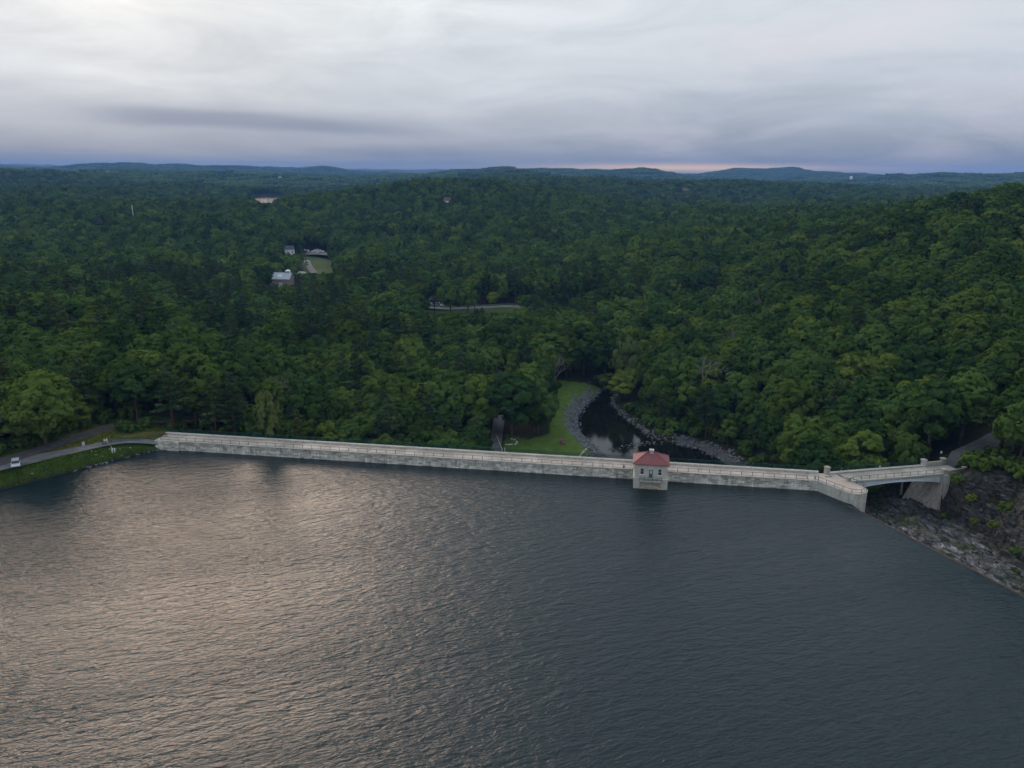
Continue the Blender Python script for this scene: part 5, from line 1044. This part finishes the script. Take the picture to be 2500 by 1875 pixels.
special('broadleaf_tree', BLOS[0], 1272, 752, 486, 'cream blossoming tree at the end of the highway gap', 30)
special('pine_tree', PINE[2], 1178, 750, 488, 'small dark fir in front of the highway, nearer the blossoming tree', 22)
special('pine_tree', PINE[2], 1163, 753, 486, 'small dark fir in front of the highway, nearer the white house', 24)
special('pine_tree', PINE[1], 2468, 960, 178, 'broad dark pine at the picture edge above the rock cliff', 130)
special('pine_tree', PINE[0], 2048, 930, 226, 'tall feathery pine on the slope behind the bridge', 100)
special('pine_tree', PINE[1], 835, 858, 262, 'tall pine with bare pale lower limbs behind the dam', 80)
special('pine_tree', PINE[0], 872, 832, 268, 'high flat-topped pine among the broadleaf trees behind the dam', 76)
special('broadleaf_tree', PALE[0], 1530, 812, 325, 'pale grey-green spreading tree at the head of the stream', 62)
special('broadleaf_tree', OAK[3], 1340, 800, 345, 'dark full tree standing behind the far edge of the lawn', 95)
special('broadleaf_tree', OAK[4], 1428, 785, 352, 'dark tree with low branches closing the far end of the lawn', 110)
special('broadleaf_tree', OAK[1], 1480, 800, 345, 'tall dark tree over the head of the stream', 95)
special('broadleaf_tree', LIGHT[1], 1385, 818, 350, 'lighter tree between the two dark ones at the lawn end', 80)
special('broadleaf_tree', LIGHT[1], 1516, 915, 314, 'low bright green tree leaning over the stream head', 62)
special('broadleaf_tree', OAK[3], 1486, 905, 338, 'small dark tree hiding the upper end of the stream', 58)
special('broadleaf_tree', OAK[1], 1250, 905, 262, 'broad leafy tree between the service lane and the lawn', 130)
special('broadleaf_tree', OAK[0], 1305, 950, 268, 'dense rounded tree leaning over the lawn below the dam', 95)
for i, (px, pt, y) in enumerate([(1735, 842, 290), (1790, 770, 330), (1868, 710, 385), (1905, 728, 372), (1862, 588, 560), (1880, 690, 430), (2050, 606, 470), (1985, 745, 400), (1355, 850, 330), (690, 885, 232)]):
    special('dead_tree', DEAD[i % 3], px, pt, y, ['bare grey branching tree rising above the stream wood', 'bare forked tree on the slope above the stream wood', 'pale leafless tree in the middle of the hillside', 'thin leafless tree next to the pale one on the hillside', 'far bare tree spreading above the hillside canopy', 'leafless grey tree beside the pale hillside tree', 'bare tree low against the ridge shoulder', 'thin bare tree half sunk in the hillside canopy', 'bare snag at the edge of the lawn wood', 'leafless trunk with thin twigs behind the dam fence'][i], None, 'tree', 'bare trees')
sx_, sy_ = sample(1500, 40, 135, 175, 300, lambda x, y: (sdist(x, y, STREAM) > np.where(x > 62, 5.4, 2.2)) & (sdist(x, y, STREAM) < 17) & (x > 44) & ((x - DA[0]) * DN[0] + (y - DA[1]) * DN[1] > 12) & (seg_dist(x, y, [dam(162, 8), (100, 182)]) > 6))
pick = []; 
for a, b_ in zip(sx_, sy_):
    if all((a - c) ** 2 + (b_ - d_) ** 2 > 9.5 for c, d_ in pick): pick.append((a, b_))
ex_, ey_ = sample(500, -128, -84, 170, 214, lambda x, y: (seg_dist(x, y, ROAD_B) > 4.4) & (seg_dist(x, y, ROAD_B) < 8.5) & (x < -108 + (y - 185) * .9) & (seg_dist(x, y, SHORE) > 11))
for a, b_ in zip(ex_, ey_):
    if len(pick) < 150 and all((a - c) ** 2 + (b_ - d_) ** 2 > 7 for c, d_ in pick): pick.append((a, b_))
for px, py, z in [(2352, 1128, 3.4), (2372, 1150, 3.9), (2400, 1158, 4.5), (2430, 1150, 5), (2465, 1160, 5.2), (2492, 1170, 5.4), (2340, 1165, 3.6), (2415, 1105, 5.0), (2440, 1120, 5.5), (2480, 1130, 6)]: pick.append(P(px, py, z))
for i, (a, b_) in enumerate(pick):
    z = gz_(a, b_)
    if a > 95 and b_ < 175:
        qq = (a - W0[0]) * WN[0] + (b_ - W0[1]) * WN[1]; z = max(z, float(rock_z(np.array(a), np.array(b_), True))) if qq < 40 else z
    pr_ = SHRUB[0 if RS.rand() < .6 else 1]; s_ = RS.uniform(.6, 1.25)
    w_ = 'beside the dark track' if a < -80 else ('above the rock cliff' if b_ < 180 and a > 95 else 'along the stream riprap')
    o = plant('shrub', pr_, (a, b_, z - .1), s_, RS.uniform(0, 6.28), 'shrub', 'shrubs at the wood edges', 'shrub'); place_later(o, 'leafy green shrub', a, b_, z, pr_['H'] * s_)
for i, (px, py, z, s_) in enumerate([(2425, 1312, -4.2, .62), (2480, 1345, -2.0, .75), (2478, 1395, -2.6, .5), (2385, 1240, 0.0, .5), (2305, 1264, -6.2, .42), (2462, 1225, 2.4, .8), (2378, 1180, 4.2, .55)]):
    a, b_ = P(px, py, z); zr_ = float(rock_z(np.array(a), np.array(b_), True))
    plant('shrub', SHRUB[1], (a, b_, zr_ - .3), s_, i * 1.3, ['yellow-green bush at the cliff foot', 'bright bush higher on the spillway cliff edge', 'low bush among the lower spillway ledges', 'small bush in the middle of the rock face', 'weedy bush at the foot of the abutment', 'leafy bush hanging on the upper cliff', 'small bush near the cliff top by the abutment'][i], 'bushes growing on the spillway rock', 'shrub')
write_labels()
# a tall pine just past the picture edge on the bank, mirrored in the water
plant('pine_tree', PINE[1], (-131, 146, 3.0), .95, .4, 'tall pine on the bank just past the picture edge, mirrored in the water', None)
# ---- the mass of the forest: one object, instanced by geometry nodes
def proto_obj(nm, parts, mats):
    me = bpy.data.meshes.new(nm); V, Fc, MI, T = [], [], [], []; n = 0
    for j, p_ in enumerate(parts):
        a = np.empty(len(p_.vertices) * 3, np.float32); p_.vertices.foreach_get('co', a); V.append(a.reshape(-1, 3)); Fc += [tuple(n + v for v in q_.vertices) for q_ in p_.polygons]; MI += [j] * len(p_.polygons)
        tt = np.full(len(p_.vertices), .5, np.float32)
        if 'tone' in p_.attributes: p_.attributes['tone'].data.foreach_get('value', tt)
        T.append(tt); n += len(p_.vertices)
    return bpy.data.objects.new(nm, raw_mesh(nm, np.concatenate(V), Fc, mats, MI, False, np.concatenate(T)))
def lod(seed, R, Hc, z0, lm, nl, clumps, leaves, ls):
    tm = TM(); crown(np.random.RandomState(seed), R, Hc, z0, nl, clumps, leaves, ls, tm); return bpy.data.objects.new('lod', tm.mesh('lod', [lm]))
def forest(name, label, x, y, z, s, idx, rot, protos, sz=None):
    me = bpy.data.meshes.new(name); me.vertices.add(len(x)); me.vertices.foreach_set('co', np.stack([x, y, z], 1).astype(np.float32).ravel())
    for nm, v, ty_ in (('sc', s, 'FLOAT'), ('rot', rot, 'FLOAT'), ('idx', idx, 'INT')): a = me.attributes.new(nm, ty_, 'POINT'); a.data.foreach_set('value', np.asarray(v, np.int32 if ty_ == 'INT' else np.float32))
    o = put(name, me); tag(o, label, kind='stuff'); g = bpy.data.node_groups.new(name, 'GeometryNodeTree'); g.interface.new_socket('Geometry', in_out='INPUT', socket_type='NodeSocketGeometry'); g.interface.new_socket('Geometry', in_out='OUTPUT', socket_type='NodeSocketGeometry')
    N = g.nodes; gi = N.new('NodeGroupInput'); go = N.new('NodeGroupOutput'); iop = N.new('GeometryNodeInstanceOnPoints'); jn = N.new('GeometryNodeJoinGeometry'); iop.inputs['Pick Instance'].default_value = True
    for p_ in protos:
        oi = N.new('GeometryNodeObjectInfo'); oi.inputs['Object'].default_value = p_; oi.transform_space = 'ORIGINAL'; ti = N.new('GeometryNodeGeometryToInstance'); g.links.new(oi.outputs['Geometry'], ti.inputs[0]); g.links.new(ti.outputs[0], jn.inputs[0])
    def attr(nm, ty_): n = N.new('GeometryNodeInputNamedAttribute'); n.data_type = ty_; n.inputs['Name'].default_value = nm; return n.outputs['Attribute']
    cx = N.new('ShaderNodeCombineXYZ'); g.links.new(attr('rot', 'FLOAT'), cx.inputs[2]); e2r = N.new('FunctionNodeEulerToRotation'); g.links.new(cx.outputs[0], e2r.inputs[0]); sc_ = N.new('ShaderNodeCombineXYZ'); a = attr('sc', 'FLOAT')
    for i in range(3): g.links.new(a, sc_.inputs[i])
    g.links.new(gi.outputs[0], iop.inputs['Points']); g.links.new(jn.outputs[0], iop.inputs['Instance']); g.links.new(attr('idx', 'INT'), iop.inputs['Instance Index']); g.links.new(e2r.outputs[0], iop.inputs['Rotation']); g.links.new(sc_.outputs[0], iop.inputs['Scale']); g.links.new(iop.outputs[0], go.inputs[0])
    md = o.modifiers.new('trees', 'NODES'); md.node_group = g; return o
near = ~top & (np.hypot(tx, ty) < 380); mid = ~top & ~near
full = [proto_obj('oak', [p_['crown'], p_['trunk']], ['leaf_oak', 'bark']) for p_ in OAK[:4]] + [proto_obj('light', [p_['crown'], p_['trunk']], ['leaf_light', 'bark']) for p_ in LIGHT] + [proto_obj('pine', [p_['crown'], p_['trunk']], ['leaf_pine', 'pine_bark']) for p_ in PINE]
def idx_of(kd, v, full_=True): return np.where(kd == 2, 6 + v % 3, np.where(kd == 1, 4 + v % 2, v % 4))
forest('forest', 'dense mixed wood filling the gaps behind the nearest trees', tx[near], ty[near], tz[near] - .2, ts[near], 8 - idx_of(kind[near], var_[near]), RS.uniform(0, 6.28, near.sum()), full)
l1 = [lod(700 + i, R, Hc, z0, m, nl, 9, 7, .78) for i, (R, Hc, z0, m, nl) in enumerate([(6.2, 11.5, 6.5, 'leaf_oak', 20), (5.6, 12.5, 6, 'leaf_oak', 18), (6.6, 11, 6.5, 'leaf_oak', 22), (5.2, 12.5, 5.5, 'leaf_oak', 18), (5.4, 11.5, 5.5, 'leaf_light', 18), (5.0, 12, 5, 'leaf_light', 17)])] + [proto_obj('pine', [p_['crown'], p_['trunk']], ['leaf_pine', 'pine_bark']) for p_ in PINE]
forest('forest', 'wooded valley floor stretching back to the highway and hillside', tx[mid], ty[mid], tz[mid] - .2, ts[mid], 8 - idx_of(kind[mid], var_[mid]), RS.uniform(0, 6.28, mid.sum()), l1)
def band(name, label, step, r0, r1, protos, npn, s0, s1, zoff=0.0):
    x, y = jitter_grid(step, r0 * .6, r1, r0, r1); o_ = allowed(x, y); x, y = x[o_], y[o_]; z = ground(x, y); s = RS.uniform(s0, s1, len(x)) * (.88 + .3 * (fbm(x / 45, y / 45, 62, 2) * .5 + .5)); h = np.full(len(x), 18.0)
    ov = open_views(x, y, z, h * s, 6 * s); s = s * np.clip(ov, 0, 1); k_ = s > .32; x, y, z, s = x[k_], y[k_], z[k_], s[k_]; n = len(protos)
    pine_ = (fbm(x / 90 + 2, y / 90, 21, 3) > .15) & (RS.rand(len(x)) < .22); idx = np.where(pine_, RS.randint(0, npn, len(x)), RS.randint(npn, n, len(x)))
    forest(name, label, x, y, z + zoff, s, idx, RS.uniform(0, 6.28, len(x)), protos)
def cone(seed):
    rng = np.random.RandomState(seed); tm = TM()
    for w in range(7):
        u = w / 6; m = 9; a = rng.uniform(0, 6.28, m); rr_ = (4.2 * (1 - u) + .5) * rng.uniform(.5, 1, m); c = np.stack([rr_ * np.cos(a), rr_ * np.sin(a), 5 + 14 * u + rng.normal(0, .4, m)], 1); V, Fq = leaf_cards(c, unit(rng.normal(0, .4, (m, 3)) + np.array([0, 0, 1.0])), rng.uniform(1.1, 1.9, m), rng, .6); tm.add(V, Fq, rng.uniform(0, 1, 4 * m))
    return bpy.data.objects.new('lod', tm.mesh('lod', ['leaf_pine']))
l2 = [lod(800 + i, R, 11.5, 6, m, 14, 9, 5, .95) for i, (R, m) in enumerate([(6.2, 'leaf_oak'), (5.6, 'leaf_oak'), (6.8, 'leaf_oak'), (5.2, 'leaf_oak'), (5.6, 'leaf_light')])] + [cone(850), cone(851)]
band('forest', 'hazy mid-distance woods around the barn and the central hill', 8.6, 620, 1250, l2, 2, .72, 1.15)
def patch(seed, size=52, n=5):
    rng = np.random.RandomState(seed); tm = TM()
    for i in range(n):
        for j in range(n):
            c = np.array([(i - n / 2 + .5) * size / n + rng.uniform(-3, 3), (j - n / 2 + .5) * size / n + rng.uniform(-3, 3), rng.uniform(9, 12.5)]); R = rng.uniform(4.6, 7.2); tl = rng.uniform(0, 1); m_ = 1 if rng.rand() < .14 else 0
            for q_ in range(5):
                d = unit(rng.normal(size=(1, 3)) + np.array([0, 0, .5]))[0]; tm.add(ICO_V * R * rng.uniform(.42, .62) * rng.uniform(.8, 1.2, (12, 1)) + c + d * R * .5, ICO_F, np.clip(tl + rng.uniform(-.2, .2), 0, 1), m_)
            k_ = 9; dd = unit(rng.normal(size=(k_, 3)) + np.array([0, 0, .8])); V, Fq = leaf_cards(c + dd * R * .95, dd, rng.uniform(1.2, 2.2, k_), rng); tm.add(V, Fq, np.clip(tl + rng.uniform(-.3, .3, 4 * k_), 0, 1), m_)
    return bpy.data.objects.new('lod', tm.mesh('lod', ['leaf_oak', 'leaf_light']))
l3 = [patch(900 + i) for i in range(5)]
l2b = [lod(860 + i, R, 11.5, 6, m, 10, 6, 4, 1.25) for i, (R, m) in enumerate([(6.6, 'leaf_oak'), (6.0, 'leaf_oak'), (7.0, 'leaf_oak'), (5.8, 'leaf_light')])] + [cone(852)]
band('forest', 'far woods on the slopes in front of the blue ridges', 10.0, 1250, 2600, l2b, 1, .75, 1.25)
x, y = jitter_grid(46, 1500, 9500, 2600, 9500, .78); z = ground(x, y); k_ = allowed(x, y)
for cx, cy, cr in CLEAR: k_ &= ~((np.abs(x - cx) < 30) & (y < cy + 25) & (y > cy - 70))
x, y, z = x[k_], y[k_], z[k_]; forest('forest', 'unbroken forest covering the distant blue ridges', x, y, z, RS.uniform(.85, 1.2, len(x)), RS.randint(0, 5, len(x)), RS.randint(0, 4, len(x)) * math.pi / 2 + RS.uniform(-.2, .2, len(x)), l3)
# ------------------------------------------------------------------ air
k = MB(); k.box(-13500, 13500, -400, 14500, -40, 190); hz = k.build('haze', 'paper'); hz.data.materials.clear()
m = bpy.data.materials.new('haze'); m.use_nodes = True; kk = NT(m.node_tree); kk.n.clear(); pv = kk.node('ShaderNodeVolumePrincipled'); pv.inputs['Color'].default_value = (.19, .41, .90, 1); pv.inputs['Density'].default_value = 8.0e-5; pv.inputs['Anisotropy'].default_value = .0
ou = kk.node('ShaderNodeOutputMaterial'); kk.link(pv.outputs[0], ou.inputs['Volume']); hz.data.materials.append(m); tag(hz, 'thin bluish evening haze over the valley', kind='stuff')
